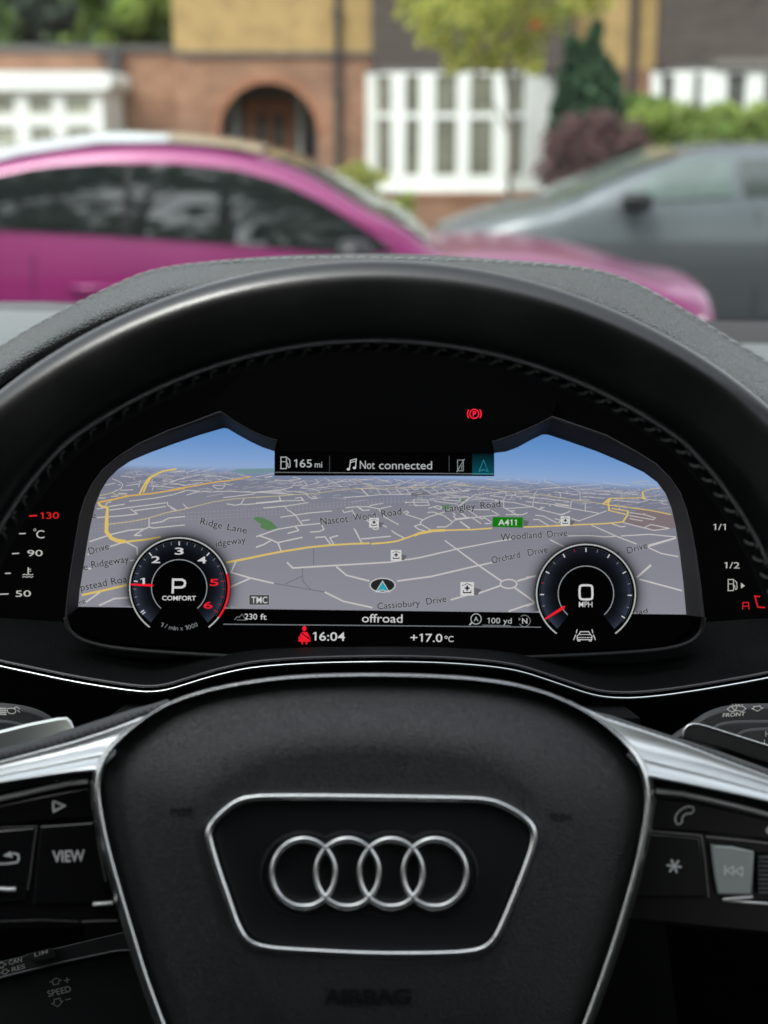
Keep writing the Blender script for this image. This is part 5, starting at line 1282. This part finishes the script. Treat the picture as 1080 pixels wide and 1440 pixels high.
# yellow green young tree in front of the bay
Y1 = 15.5
t = thing('street_tree', 'young street tree with yellow green leaves and thin trunk before the white bay window', 'tree', at(714, 150, Y1).xy.to_3d())
ly = leaf_mat('yellow_green_leaves', (.54, .55, .15), trans=.45); lg = leaf_mat('soft_green_leaves', (.22, .30, .09)); lo2 = leaf_mat('orange_leaves', (.50, .16, .05))
cl = []
for a in ((600, 45, 26, 22), (660, 86, 34, 16), (745, 92, 24, 14), (575, 18, 24, 18), (828, 4, 34, 16), (600, 8, 26, 20), (640, 20, 34, 26), (620, 52, 22, 20), (650, 60, 26, 22), (690, 30, 34, 34), (640, 90, 18, 14), (700, 75, 30, 24), (735, 50, 30, 34), (770, 30, 34, 24), (750, 80, 22, 16), (800, 12, 30, 16), (720, 5, 60, 24), (665, -20, 90, 30), (780, -30, 90, 34), (580, -12, 30, 20), (835, -10, 26, 18), (710, -80, 150, 50), (690, 92, 20, 10), (590, -60, 60, 40)):
    cl.append(clump(a[0], a[1], Y1 + rnd.uniform(-.4, .4), a[2], a[3], w=a[2] * a[3]))
leaves('crown', cl, 3300, .055, [ly, ly, ly, lg], t, 4)
leaves('orange_leaf_cluster', [clump(753, 36, Y1 - .3, 9, 9)], 22, .04, [lo2], t, 5)
limbs(t, at(716, 200, Y1).xy.to_3d(), at(712, 40, Y1), .036, [at(640, 60, Y1), at(770, 40, Y1), at(690, 10, Y1 + .3), at(730, -60, Y1 - .2), at(600, 0, Y1)])
# conifer
Y2 = 20.5
t = thing('conifer', 'dark green conifer with pointed tops to the right of the white bay window', 'conifer', at(826, 150, Y2).xy.to_3d())
dg1 = leaf_mat('conifer_green', (.06, .115, .06), .45, trans=.1); dg2 = leaf_mat('conifer_dark_green', (.03, .06, .036), .4, trans=.1)
cl = []
for a in ((840, 42, 7, 16), (800, 62, 6, 12), (796, 112, 14, 18), (862, 118, 12, 18), (790, 145, 14, 18), (834, 52, 8, 16), (832, 72, 16, 18), (806, 72, 9, 18), (808, 95, 16, 20), (838, 98, 24, 22), (815, 122, 30, 22), (850, 128, 24, 22), (800, 148, 26, 24), (835, 155, 38, 26), (825, 185, 50, 28), (826, 225, 52, 34), (826, 270, 50, 34), (866, 155, 12, 20), (786, 175, 14, 22)):
    cl.append(clump(a[0], a[1], Y2, a[2], a[3], w=a[2] * a[3]))
leaves('crown', cl, 9000, .075, [dg1, dg2, dg1], t, 6)
limbs(t, at(826, 200, Y2).xy.to_3d(), at(833, 60, Y2), .09, [at(806, 70, Y2)])
# purple shrub
Y3 = 18.6
t = thing('purple_shrub', 'rounded purple brown shrub below the conifer behind the grey car', 'shrub', at(835, 250, Y3).xy.to_3d())
pu = leaf_mat('purple_leaves', (.19, .11, .11), .4); pu2 = leaf_mat('dull_purple_leaves', (.12, .09, .085), .3)
cl = [clump(*a[:2], Y3, a[2], a[3], w=a[2] * a[3]) for a in ((845, 172, 34, 18), (808, 178, 26, 18), (790, 205, 34, 26), (840, 205, 50, 30), (885, 195, 30, 22), (905, 215, 18, 20), (780, 240, 30, 30), (830, 250, 60, 34), (890, 245, 34, 30), (830, 300, 80, 40))]
leaves('foliage', cl, 6500, .045, [pu, pu2], t, 7)
m = MB(); b = at(835, 250, Y3).xy.to_3d()
for k in range(7): m.tube([b + Vector((.05 * k - .15, 0, 0)), b + Vector((.12 * k - .36, .1 * (k % 2), .7)), b + Vector((.22 * k - .66, .15 * (k % 3) - .1, 1.25))], [.02, .015, .006], 5, up=(.2, 1, .1))
m.build('stems', bark, t, smooth=True)
# hedges at the right
Y4 = 19.6
t = thing('bright_hedge', 'bright lime green hedge in front of the right hand bay window', 'hedge', at(1000, 250, Y4).xy.to_3d())
li = leaf_mat('lime_leaves', (.29, .38, .10), .3); li2 = leaf_mat('mid_green_leaves', (.14, .26, .05), .3)
cl = []
for k in range(22):
    px = 900 + k * 19; cl.append(clump(px, 160 + 6 * math.sin(k * 1.9) - (5 if k > 12 else 0), Y4 + rnd.uniform(-.2, .2), 20, 14, w=1, mi=0)); cl.append(clump(px, 183, Y4, 20, 18, w=1)); cl.append(clump(px, 215, Y4, 20, 24, w=1)); cl.append(clump(px, 260, Y4, 20, 30, w=.8)); cl.append(clump(px, 300, Y4, 20, 30, w=.5))
leaves('foliage', cl, 14000, .05, [li, li2, li], t, 8)
m = MB()
for k in range(9): b = at(905 + k * 45, 250, Y4).xy.to_3d(); m.tube([b, b + Vector((.03, .05, .6)), b + Vector((-.04, 0, 1.2))], [.03, .02, .01], 6, up=(.2, 1, .1))
m.build('stems', bark, t, smooth=True)
t = thing('green_bush', 'mid green bush between the conifer and the bright hedge', 'bush', at(905, 200, 21.2).xy.to_3d())
gb = leaf_mat('bush_leaves', (.13, .24, .05), .3)
cl = [clump(*a[:2], 21.2, a[2], a[3], w=a[2] * a[3]) for a in ((895, 143, 22, 12), (920, 146, 22, 10), (890, 165, 28, 20), (925, 165, 28, 18), (905, 200, 40, 30), (905, 250, 40, 34))]
leaves('foliage', cl, 3000, .05, [gb, lg], t, 9)
# low yellow shrubs and little wall under the bay
for (px, py, w, h, Yv, lab, sd_) in ((505, 243, 40, 20, 19.0, 'yellow green garden shrub left of the bay window', 10), (575, 285, 22, 20, 18.0, 'small yellow green plant at the foot of the bay window', 11)):
    t = thing('garden_shrub', lab, 'shrub', at(px, py, Yv).xy.to_3d(), group=None)
    cl = [clump(px + dx * w, py + dy * h, Yv, w * .5, h * .6, w=1) for dx, dy in ((-.6, .3), (0, -.2), (.6, .3), (.2, .9), (-.3, 1), (0, 2), (-.5, 2), (.5, 2))]
    leaves('foliage', cl, 900, .05, [ly, lg], t, sd_)
    m = MB(); b = at(px, py, Yv).xy.to_3d()
    for k in range(4): m.tube([b + Vector((.05 * k - .1, 0, 0)), b + Vector((.1 * k - .15, 0, .35))], [.012, .006], 5, up=(.2, 1, .1))
    m.build('stems', bark, t)
lw = thing('low_garden_wall', 'low brick garden wall below the white bay window', 'wall', (X(660, 17.6), 17.6, 0))
m = MB(); m.box(X(585, 17.6), X(800, 17.6), 17.6, 17.8, 0, Z(278, 17.6)); m.build('brickwork', brick, lw); m = MB(); m.box(X(583, 17.6), X(802, 17.6), 17.57, 17.83, Z(278, 17.6), Z(272, 17.6)); m.build('capping', brick_o, lw)
# trees behind the annexe
def big_tree(px, py, Y, w, h, ms, lab, seed, n=5000, size=.13, base=None):
    t = thing('garden_tree', lab, 'tree', at(px, py, Y).xy.to_3d()); r = random.Random(seed); cl = []
    for k in range(26):
        a = r.uniform(0, 2 * PI); q = r.random() ** .6; cl.append(clump(px + math.cos(a) * w * q * .85, py + math.sin(a) * h * q * .8, Y + r.uniform(-1.2, 1.2), w * r.uniform(.22, .4), h * r.uniform(.2, .36), w=1, mi=r.choice(range(len(ms)))))
    leaves('crown', cl, n, size, ms, t, seed)
    b = at(px, py, Y).xy.to_3d(); limbs(t, b, at(px, py, Y), .2, [at(px + w * .5, py - h * .4, Y), at(px - w * .5, py - h * .3, Y), at(px + w * .1, py - h * .6, Y + .5)])
tg1 = leaf_mat('bright_tree_leaves', (.42, .54, .16), .3, trans=.45); tg2 = leaf_mat('green_tree_leaves', (.16, .25, .09), .35); td = leaf_mat('dark_tree_leaves', (.05, .07, .05), .35, trans=.15)  # the first is a brighter, yellower leaf green
big_tree(175, 0, 34, 90, 95, [tg1, tg1, tg1, tg2], 'bright green tree rising behind the brick annexe', 21, 9000)
big_tree(30, 10, 31, 75, 95, [td, tg2, td, td], 'dark green tree at the top left behind the annexe', 22, 9000)
big_tree(-160, -10, 33, 130, 120, [tg2, td], 'dull green tree far left beyond the annexe wall', 23, 5000)
big_tree(120, 30, 38, 60, 60, [tg2, tg2], 'mid green tree between the dark tree and the bright tree', 24, 3500)
# trees on the near side of the road, seen mirrored in the car windows
for k, (x, y, s) in enumerate(((-7.5, -8, 2.4), (-2.6, -10, 2.7), (2.4, -8.6, 2.3), (7.6, -10.5, 2.6), (-13.5, -9.5, 2.8), (-10.5, -13, 3.4), (-4.5, -14, 3.2), (-18, -12, 3.2))):
    t = thing('roadside_tree', ('broad', 'tall', 'small round', 'wide dark', 'large', 'towering', 'spreading', 'outermost')[k] + ' green tree on the near side behind the driver', 'tree', (x, y, 0), group='trees behind the driver')
    r = random.Random(40 + k); cl = []
    for q in range(22): cl.append((Vector((x + r.uniform(-1.4, 1.4) * s, y + r.uniform(-.8, .8) * s, 3.0 * s + r.uniform(-2.2, 2.0) * s)), (.7 * s, .7 * s, .5 * s), 1))
    leaves('crown', cl, 1900, .33, [tg2, td], t, 50 + k)
    limbs(t, (x, y, 0), (x, y, 3.6 * s), .16, [(x + 1, y, 4.2 * s), (x - 1, y, 4.0 * s)])

# ================= cars =================
def car(name, label, cat, tab, mats, x_of, ymid, flip=1, wheels=(), trims=None):
    """tab rows: local x, z bottom, z sill, z mid, z shoulder, z side top, z centre top, half widths: sill, mid, shoulder, top"""
    t = thing(name, label, cat, (x_of, ymid, 0))
    rows = []
    for (x, zb, zs_, zm, zsh, zt_, zc_, hs, hm, hsh, ht) in tab:
        half = [(0, zb), (-hs * .85, zb), (-hs, zs_), (-hm, zm), (-hsh - (hm - hsh) * .55, zm + (zsh - zm) * .6), (-hsh, zsh), (-hsh + (hsh - ht) * .5, zsh + (zt_ - zsh) * .5), (-ht, zt_), (-ht * .9, zt_ + (zc_ - zt_) * .45), (-ht * .5, zt_ + (zc_ - zt_) * .86), (0, zc_)]
        ring = half + [(-a, b) for a, b in half[-2:0:-1]]
        rows.append([(x_of + x * flip, ymid + a, b) for a, b in ring])
    m = MB(); m.grid(rows, True, True)
    o = m.build('body', mats['paint'], t, smooth=True)
    md = o.modifiers.new('s', 'SUBSURF'); md.levels = 2; md.render_levels = 2
    return t, o
def T(tab, x, j):
    for a, b in zip(tab, tab[1:]):
        if a[0] <= x <= b[0]: w = (x - a[0]) / (b[0] - a[0]); return a[j] + (b[j] - a[j]) * w
    return tab[0][j] if x < tab[0][0] else tab[-1][j]
def glass_side(tab, outline, x_of, ymid, flip, m_, parent, name='side_window', out=.012, side=-1):
    """outline in local (x, fraction of the way up the window side, z follows)"""
    xs_ = [p[0] for p in outline]; a, b = min(xs_), max(xs_); rows = []; N_ = 40
    for i in range(N_ + 1):
        x = a + (b - a) * (.002 + .996 * i / N_); zz = []
        for (x0, z0), (x1, z1) in zip(outline, outline[1:] + outline[:1]):
            if (x0 - x) * (x1 - x) <= 0 and abs(x1 - x0) > 1e-9: zz.append(z0 + (z1 - z0) * (x - x0) / (x1 - x0))
        zsh, zt_, hsh, ht = T(tab, x, 4), T(tab, x, 5), T(tab, x, 9), T(tab, x, 10); r = []
        for k in range(7):
            z = min(zz) + (max(zz) - min(zz)) * k / 6; w = max(-.2, min(1.1, (z - zsh) / max(.02, zt_ - zsh)))
            r.append(Vector((x_of + x * flip, ymid + side * (hsh + (ht - hsh) * w + out + .012 * math.sin(PI * max(0, min(1, w)))), z)))
        rows.append(r)
    back = [[p + Vector((0, -side * .012, 0)) for p in r[::-1]] for r in rows]
    m = MB(); m.grid([r + q for r, q in zip(rows, back)], True, True)
    return m.build(name, m_, parent, auto=40)
def wheel_set(parent, x_of, ymid, flip, xs_, r, half, z=None):
    ty = mat('tyre_rubber', (.02, .02, .02), .8) if 'tyre_rubber' not in bpy.data.materials else bpy.data.materials['tyre_rubber']
    al = mat('alloy_wheel', (.45, .46, .47), .3, metal=1) if 'alloy_wheel' not in bpy.data.materials else bpy.data.materials['alloy_wheel']
    ar = mat('wheel_arch_liner', (.012, .012, .012), .9) if 'wheel_arch_liner' not in bpy.data.materials else bpy.data.materials['wheel_arch_liner']
    for x in xs_:
        for s in (-1, 1):
            cx = x_of + x * flip; yy = ymid + s * (half - .12)
            m = MB(); rows = []
            for i in range(33):
                a = 2 * PI * i / 32; rows.append([(cx + q * math.cos(a), yy + s * o_, r + q * math.sin(a)) for q, o_ in ((r * .64, -.1), (r * .93, -.1), (r, -.07), (r, .07), (r * .93, .1), (r * .66, .105))])
            m.grid(rows); w = m.build('wheel', ty, parent, auto=40)
            m = MB(); rows = []
            for i in range(33):
                a = 2 * PI * i / 32; rows.append([(cx + q * math.cos(a), yy + s * o_, r + q * math.sin(a)) for q, o_ in ((r * .66, .1), (r * .62, .04), (r * .60, -.08))])
            m.grid(rows)
            for k in range(5):
                a = 2 * PI * k / 5 + .3; d = Vector((math.cos(a), 0, math.sin(a))); n_ = Vector((-d.z, 0, d.x)); c0 = Vector((cx, yy + s * .06, r))
                m.prism([c0 + d * .03 + n_ * .045, c0 + d * .03 - n_ * .045, c0 + d * r * .63 - n_ * .03, c0 + d * r * .63 + n_ * .03], (0, s * .03, 0))
            rows = [[(cx + q * math.cos(2 * PI * i / 24), yy + s * .098, r + q * math.sin(2 * PI * i / 24)) for i in range(24)] for q in (.07, .001)]; m.grid(rows, True)
            m.build('wheel_rim', al, w, auto=40)
            m = MB(); rows = []
            for i in range(25):
                a = PI * 1.08 * i / 24 - .13; rows.append([(cx + q * math.cos(a), ymid + s * (half + o_), r + q * math.sin(a)) for q, o_ in ((r * .9, -.26), (r * 1.06, -.08), (r * 1.10, .006), (r * 1.17, .0), (r * 1.17, -.03))])
            m.grid(rows); m.build('wheel_arch', ar, parent, auto=60)
def car_paint(name, col, rough=.3, metal=.0, coat=1.0):
    m_ = mat(name, col, rough, metal, spec=.5, coat=coat, var=(3, .04)); m_.node_tree.nodes['Principled BSDF'].inputs['Coat Roughness'].default_value = .16; return m_
dglass = mat('tinted_car_glass', (.008, .011, .011), .02, spec=1.0)
# -- magenta coupe, side on, bonnet to the right
YM = 7.35; half = .86; X0 = -2.55
YS = YM - half + .06
def zx(px, py, Y): p = at(px, py, Y); return p.x - X0, p.z
paint = car_paint('magenta_paint', (.21, .004, .105), .36, .25, .7)
roofe = [zx(px, py, YM - .68) for px, py in ((-100, 262), (0, 231), (60, 219), (145, 207), (250, 206), (330, 213), (400, 229), (450, 254), (500, 286), (555, 322), (605, 352))]
roofc = [zx(px, py, YM) for px, py in ((-100, 240), (0, 214), (70, 200), (145, 190), (190, 187), (250, 190), (330, 200), (400, 213), (445, 232), (490, 268), (560, 312), (612, 342))]
bonc = [zx(px, py, YM) for px, py in ((612, 342), (650, 333), (720, 335), (800, 345), (870, 363), (930, 391), (965, 414))]
def L1(tab, x):
    if x <= tab[0][0]: return tab[0][1]
    for a, b in zip(tab, tab[1:]):
        if a[0] <= x <= b[0]: w = (x - a[0]) / (b[0] - a[0]); return a[1] + (b[1] - a[1]) * w
    return tab[-1][1]
xwb = roofc[-1][0]; xend = zx(992, 440, YM - .2)[0]
tabm = []
zsh0 = zx(300, 345, YS)[1]
for x in (0, .05, .2, .45, .68, .95, 1.3, 1.6, 1.9, 2.15, 2.35, 2.5, 2.65, xwb, xwb + .12, xwb + .35, xwb + .6, xwb + .85, xwb + 1.05, xend - .06, xend):
    fr = max(0, (x - xwb) / (xend - xwb)); rr_ = max(0, 1 - x / .5)
    sh = zsh0 + .02 - .16 * fr ** 1.2 - .05 * rr_; hm = .875 - .18 * max(0, fr - .45) ** 1.4 * 2 - .12 * rr_; hsh = hm - .06 - .05 * fr; zm = .58; zs_ = .30 - 0 * fr; zb = .2
    if x < xwb - .02:
        zt_ = max(sh + .05, L1(roofe, x)); zc_ = max(zt_ + .02, L1(roofc, x)); ht = .68
        if x < .5: zt_ = sh + .03 + (zt_ - sh - .03) * (x / .5) ** .7; zc_ = zt_ + .04
        ht = hsh - .10 * min(1, (zt_ - sh) / .42)
    else:
        zc_ = L1(bonc, x) ; zt_ = max(sh + .015, zc_ - .12 - .04 * fr); zt_ = min(zt_, zc_ - .02); sh = min(sh, zt_ - .02); ht = hsh - .14
    if x >= xend - .07: zm = .5; zs_ = .33; zc_ = min(zc_, .74); zt_ = min(zt_, .68); sh = min(sh, .62); hm = .55; hsh = .5; ht = .4
    if x == xend - .06: zc_ = .80; zt_ = .74; sh = .68; hm = .66; hsh = .6; ht = .5
    if x <= .05 and x == 0: zc_ = .8; zt_ = .76; sh = .7; hm = .6; hsh = .55; ht = .45
    tabm.append((x, zb, zs_, zm, sh, zt_, zc_, hm - .05, hm, hsh, ht))
coupe, body = car('magenta_coupe', 'magenta coupe parked side on just beyond the dashboard', 'car', tabm, {'paint': paint}, X0, YM)
gl = [zx(px, py, YM - .72) for px, py in ((-110, 316), (-60, 270), (0, 246), (60, 234), (140, 228), (250, 229), (330, 237), (400, 257), (455, 284), (510, 318), (548, 345), (556, 352), (450, 349), (300, 338), (150, 327), (0, 319))]
glass_side(tabm, gl, X0, YM, 1, dglass, coupe, out=.010); glass_side(tabm, gl, X0, YM, 1, dglass, coupe, out=.010, side=1)
bp = mat('black_window_pillar', (.008, .008, .009), .25)
glass_side(tabm, [zx(px, py, YM - .72) for px, py in ((178, 229), (188, 229), (190, 330), (178, 329))], X0, YM, 1, bp, coupe, 'door_pillar', out=.014)
# windscreen band between the pillars
V = []; Fc = []
for i in range(9):
    x = xwb - .02 - (xwb - .02 - 2.02) * i / 8
    for j in range(7): w = (j - 3) / 3 * .86; zt_, zc_, ht = T(tabm, x, 5), T(tabm, x, 6), T(tabm, x, 10); V.append((X0 + x, YM + w * ht * .98, zt_ + (zc_ - zt_) * (1 - abs(w) ** 2.2) + .012))
for i in range(8):
    for j in range(6): a = i * 7 + j; Fc.append((a, a + 1, a + 8, a + 7))
m = MB(); rows = []
for i in range(19):
    x = .42 + (2.0 - .42) * i / 18; r = []
    for j in range(13):
        w = (j - 6) / 6 * .93; zt_, zc_, ht = T(tabm, x, 5), T(tabm, x, 6), T(tabm, x, 10); r.append((X0 + x, YM + w * ht, zt_ + (zc_ - zt_) * (1 - abs(w) ** 2.6) + .016))
    rows.append(r)
m.grid(rows); m.build('roof_panel', mat('pale_roof_paint', (.50, .52, .51), .25, spec=.6, coat=1), coupe, smooth=True)
mesh('windscreen', V, Fc, mat('coupe_windscreen_glass', (.07, .09, .075), .08, spec=.6), coupe, smooth=True)
wheel_set(coupe, X0, YM, 1, (.72, 3.28), .32, .905)
lampm = mat('headlamp_lens', (.75, .76, .76), .15, spec=.8)
for s in (-1, 1):
    m = MB(); rows = []
    for i in range(9):
        w = i / 8; x = xend - .36 + .26 * w; rows.append([(X0 + x, YM + s * (T(tabm, x, 8) - .03 - .04 * abs(q - .3)), .60 + .05 * q + .03 * (1 - w)) for q in (0, .25, .5, .75, 1)])
    m.grid(rows); m.build('headlamp', lampm, coupe, smooth=True)
m = MB(); c0 = Vector((X0 + 2.42, YM - .93, .95)); rows = []
for i in range(9):
    a = PI * i / 8; rows.append([c0 + Vector((-.09 * math.cos(a), -.09 * math.sin(b) * math.sin(a) * 1.0, .07 * math.cos(b) * math.sin(a))) for b in [2 * PI * k / 12 for k in range(12)]])
m.grid(rows, True); m.box(X0 + 2.38, X0 + 2.46, YM - .90, YM - .78, .90, .93); m.build('door_mirror', bp, coupe, smooth=True)
for x in (1.02, 2.28):
    m = MB(); m.tube([(X0 + x, YM - T(tabm, x, 8) - .0, .36), (X0 + x, YM - T(tabm, x, 8) - .0015, .58), (X0 + x, YM - T(tabm, x, 9) - .014, T(tabm, x, 4) - .06)], .004, 5); m.build('door_gap', bp, coupe)
m = MB(); m.tube([(X0 + 1.18, YM - .878, .80), (X0 + 1.24, YM - .90, .80), (X0 + 1.36, YM - .90, .80), (X0 + 1.40, YM - .875, .80)], .014, 8); m.build('door_handle', paint, coupe, smooth=True)

# -- grey saloon behind it, bonnet to the left
YM2 = 10.4; X02 = 5.35
def zx2(px, py, Y): p = at(px, py, Y); return X02 - p.x, p.z
gpaint = car_paint('dark_silver_paint', (.105, .125, .135), .40, .35, .6)
rc = [zx2(px, py, YM2) for px, py in ((1500, 300), (1350, 232), (1250, 212), (1150, 203), (1080, 200), (1000, 201), (935, 208), (880, 226), (820, 252), (765, 279))]
re_ = [zx2(px, py, YM2 - .6) for px, py in ((1500, 310), (1350, 245), (1250, 225), (1150, 214), (1080, 211), (1000, 213), (950, 218), (905, 236), (850, 270), (800, 291))]
bc = [zx2(px, py, YM2) for px, py in ((765, 279), (720, 284), (670, 296), (635, 310), (618, 322))]
xwb = rc[-1][0]; xend = zx2(608, 335, YM2)[0]; ysd = YM2 - .82; sh0 = zx2(950, 285, ysd)[1]
tabg = []
for x in (0, .05, .25, .5, .8, 1.1, 1.5, 1.9, 2.3, 2.7, 3.0, 3.2, 3.45, xwb - .12, xwb, xwb + .2, xwb + .45, xwb + .65, xend - .06, xend):
    fr = max(0, (x - xwb) / (xend - xwb)); rr_ = max(0, 1 - x / .6)
    sh = sh0 - .02 - .14 * fr; hm = .90 - .2 * max(0, fr - .4) ** 1.3 * 1.6 - .12 * rr_; hsh = hm - .05 - .04 * fr; ht = .60; zm = .62
    if x < xwb - .02: zt_ = max(sh + .04, L1(re_, x)); zc_ = max(zt_ + .02, L1(rc, x))
    else: zc_ = L1(bc, x); zt_ = min(zc_ - .03, sh + .03); sh = min(sh, zt_ - .02); ht = hsh - .14
    if x < xwb - .02: ht = hsh - .13 * min(1, (zt_ - sh) / .40)
    if x < .3 and x > 0: zt_ = sh + .04; zc_ = sh + .08; ht = .66
    if x == 0: zc_ = .86; zt_ = .82; sh = .74; hm = .62; hsh = .56; ht = .48
    if x == xend - .06: zc_ = .84; zt_ = .78; sh = .72; hm = .7; hsh = .64; ht = .54
    if x == xend: zc_ = .76; zt_ = .7; sh = .64; hm = .58; hsh = .54; ht = .44
    tabg.append((x, .2, .30, zm, sh, zt_, zc_, hm - .04, hm, hsh, ht))
sal, body2 = car('grey_saloon', 'silver grey car with dark reflection painted along its lower side, parked at the right behind the magenta car', 'car', tabg, {'paint': gpaint}, X02, YM2, -1)
pgl = mat('pale_car_glass', (.12, .16, .145), .06, spec=.6, var=(2, .3))
g1 = [zx2(px, py, YM2 - .70) for px, py in ((1027, 274), (1025, 224), (985, 222), (950, 226), (922, 240), (888, 262), (872, 281))]
g2 = [zx2(px, py, YM2 - .70) for px, py in ((1225, 268), (1230, 240), (1180, 228), (1110, 223), (1037, 223), (1037, 273))]
for s in (-1, 1):
    glass_side(tabg, g1, X02, YM2, -1, pgl, sal, out=.012, side=s); glass_side(tabg, g2, X02, YM2, -1, mat('grey_car_glass', (.06, .075, .07), .06, spec=.6) if 'grey_car_glass' not in bpy.data.materials else bpy.data.materials['grey_car_glass'], sal, out=.012, side=s)
V = []; Fc = []
xr0 = zx2(930, 208, YM2)[0]
for i in range(9):
    x = xwb - .02 - (xwb - .02 - xr0) * i / 8
    for j in range(7): w = (j - 3) / 3 * .86; zt_, zc_, ht = T(tabg, x, 5), T(tabg, x, 6), T(tabg, x, 10); V.append((X02 - x, YM2 + w * ht, zt_ + (zc_ - zt_) * (1 - abs(w) ** 2.2) + .014))
for i in range(8):
    for j in range(6): a = i * 7 + j; Fc.append((a, a + 1, a + 8, a + 7))
mesh('windscreen', V, Fc, pgl, sal, smooth=True)
wheel_set(sal, X02, YM2, -1, (.85, zx2(752, 350, YM2 - .9)[0]), .34, .93)
m = MB(); c0 = at(895, 284, YM2 - 1.0); rows = []
for i in range(9):
    a = PI * i / 8; q_ = lambda v: abs(v) ** .45 * (1 if v > 0 else -1); rows.append([c0 + Vector((-.095 * q_(math.cos(a)), -.08 * q_(math.sin(b)) * math.sin(a) ** .4, .058 * q_(math.cos(b)) * math.sin(a) ** .4)) for b in [2 * PI * k / 16 for k in range(16)]])
m.grid(rows, True); m.box(c0.x - .03, c0.x + .05, c0.y, c0.y + .14, c0.z - .06, c0.z - .03); m.build('door_mirror', bp, sal, smooth=True)
low = mat('painted_dark_reflection', (.045, .052, .055), .4, spec=.5)  # overlay on the lower flank: the body's dark reflection put into colour
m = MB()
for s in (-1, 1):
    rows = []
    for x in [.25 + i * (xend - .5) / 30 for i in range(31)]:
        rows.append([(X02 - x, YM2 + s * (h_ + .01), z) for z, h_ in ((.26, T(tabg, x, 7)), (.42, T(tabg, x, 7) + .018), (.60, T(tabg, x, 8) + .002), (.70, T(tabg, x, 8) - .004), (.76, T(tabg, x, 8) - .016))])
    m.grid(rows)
m.build('lower_side_shading', low, sal, smooth=True)
for s in (-1, 1):
    m = MB(); rows = []
    for i in range(7):
        w = i / 6; x = xend - .42 + .36 * w; rows.append([(X02 - x, YM2 + s * (T(tabg, x, 8) - .03), .66 + .08 * q) for q in (0, .5, 1)])
    m.grid(rows); m.build('headlamp', lampm, sal, smooth=True)
for x in (1.9, 2.98):
    m = MB(); m.tube([(X02 - x, YM2 - T(tabg, x, 8) - .004, .3), (X02 - x, YM2 - T(tabg, x, 9) - .012, sh0 - .03)], .004, 5); m.build('door_gap', bp, sal)

# ================= light and camera =================
w = bpy.data.worlds.new('World'); SC.world = w; w.use_nodes = True; t = w.node_tree; bg = t.nodes['Background']
sky = t.nodes.new('ShaderNodeTexSky'); sky.sky_type = 'NISHITA'; sky.sun_disc = False
SE, SA = math.radians(48), math.radians(-150)
sky.sun_elevation = SE; sky.sun_rotation = SA; sky.dust_density = 1.5; sky.air_density = 1.0
hs = t.nodes.new('ShaderNodeHueSaturation'); hs.inputs['Saturation'].default_value = .22; hs.inputs['Value'].default_value = 1.0
tcw = t.nodes.new('ShaderNodeTexCoord'); spw = t.nodes.new('ShaderNodeSeparateXYZ'); mrw = t.nodes.new('ShaderNodeMapRange'); mrw.inputs['To Min'].default_value = 1.2; mrw.inputs['To Max'].default_value = 3.1
t.links.new(tcw.outputs['Generated'], spw.inputs[0]); t.links.new(spw.outputs['Z'], mrw.inputs['Value'])      # an overcast sky is brightest overhead
cn = t.nodes.new('ShaderNodeTexNoise'); cn.inputs['Scale'].default_value = 2.2; cn.inputs['Detail'].default_value = 5; t.links.new(tcw.outputs['Generated'], cn.inputs['Vector'])
cr = t.nodes.new('ShaderNodeMapRange'); cr.inputs['From Min'].default_value = .3; cr.inputs['From Max'].default_value = .7; cr.inputs['To Min'].default_value = .75; cr.inputs['To Max'].default_value = 1.25; t.links.new(cn.outputs['Fac'], cr.inputs['Value'])
mm = t.nodes.new('ShaderNodeMath'); mm.operation = 'MULTIPLY'; t.links.new(mrw.outputs[0], mm.inputs[0]); t.links.new(cr.outputs[0], mm.inputs[1])
vs = t.nodes.new('ShaderNodeVectorMath'); vs.operation = 'SCALE'
t.links.new(sky.outputs[0], hs.inputs['Color']); t.links.new(hs.outputs[0], vs.inputs[0]); t.links.new(mm.outputs[0], vs.inputs['Scale']); t.links.new(vs.outputs[0], bg.inputs['Color']); bg.inputs['Strength'].default_value = .10
sun = bpy.data.lights.new('sun', 'SUN'); sun.energy = .8; sun.angle = math.radians(20); sun.color = (1, .97, .92)
so = bpy.data.objects.new('sun', sun); C.objects.link(so)
d = Vector((math.sin(SA) * math.cos(SE), math.cos(SA) * math.cos(SE), math.sin(SE)))   # towards the sun
so.rotation_euler = (-d).to_track_quat('-Z', 'Y').to_euler()
cam = bpy.data.cameras.new('camera'); co = bpy.data.objects.new('camera', cam); C.objects.link(co); SC.camera = co
co.location = CAM; co.rotation_euler = (PI / 2 - TILT, 0, 0)
cam.sensor_fit = 'VERTICAL'; cam.sensor_height = 36; cam.lens = F / 1440 * 36; cam.clip_start = .02; cam.clip_end = 500
cam.dof.use_dof = True; cam.dof.focus_distance = .655; cam.dof.aperture_fstop = 8.3
SC.view_settings.view_transform = 'Standard'; SC.view_settings.look = 'None'; SC.view_settings.exposure = EXPO; SC.view_settings.gamma = 1
SC.cycles.max_bounces = 8; SC.cycles.diffuse_bounces = 4; SC.cycles.transparent_max_bounces = 12; SC.cycles.caustics_reflective = False; SC.cycles.caustics_refractive = False
SC.cycles.use_denoising = True; SC.cycles.sample_clamp_indirect = 4
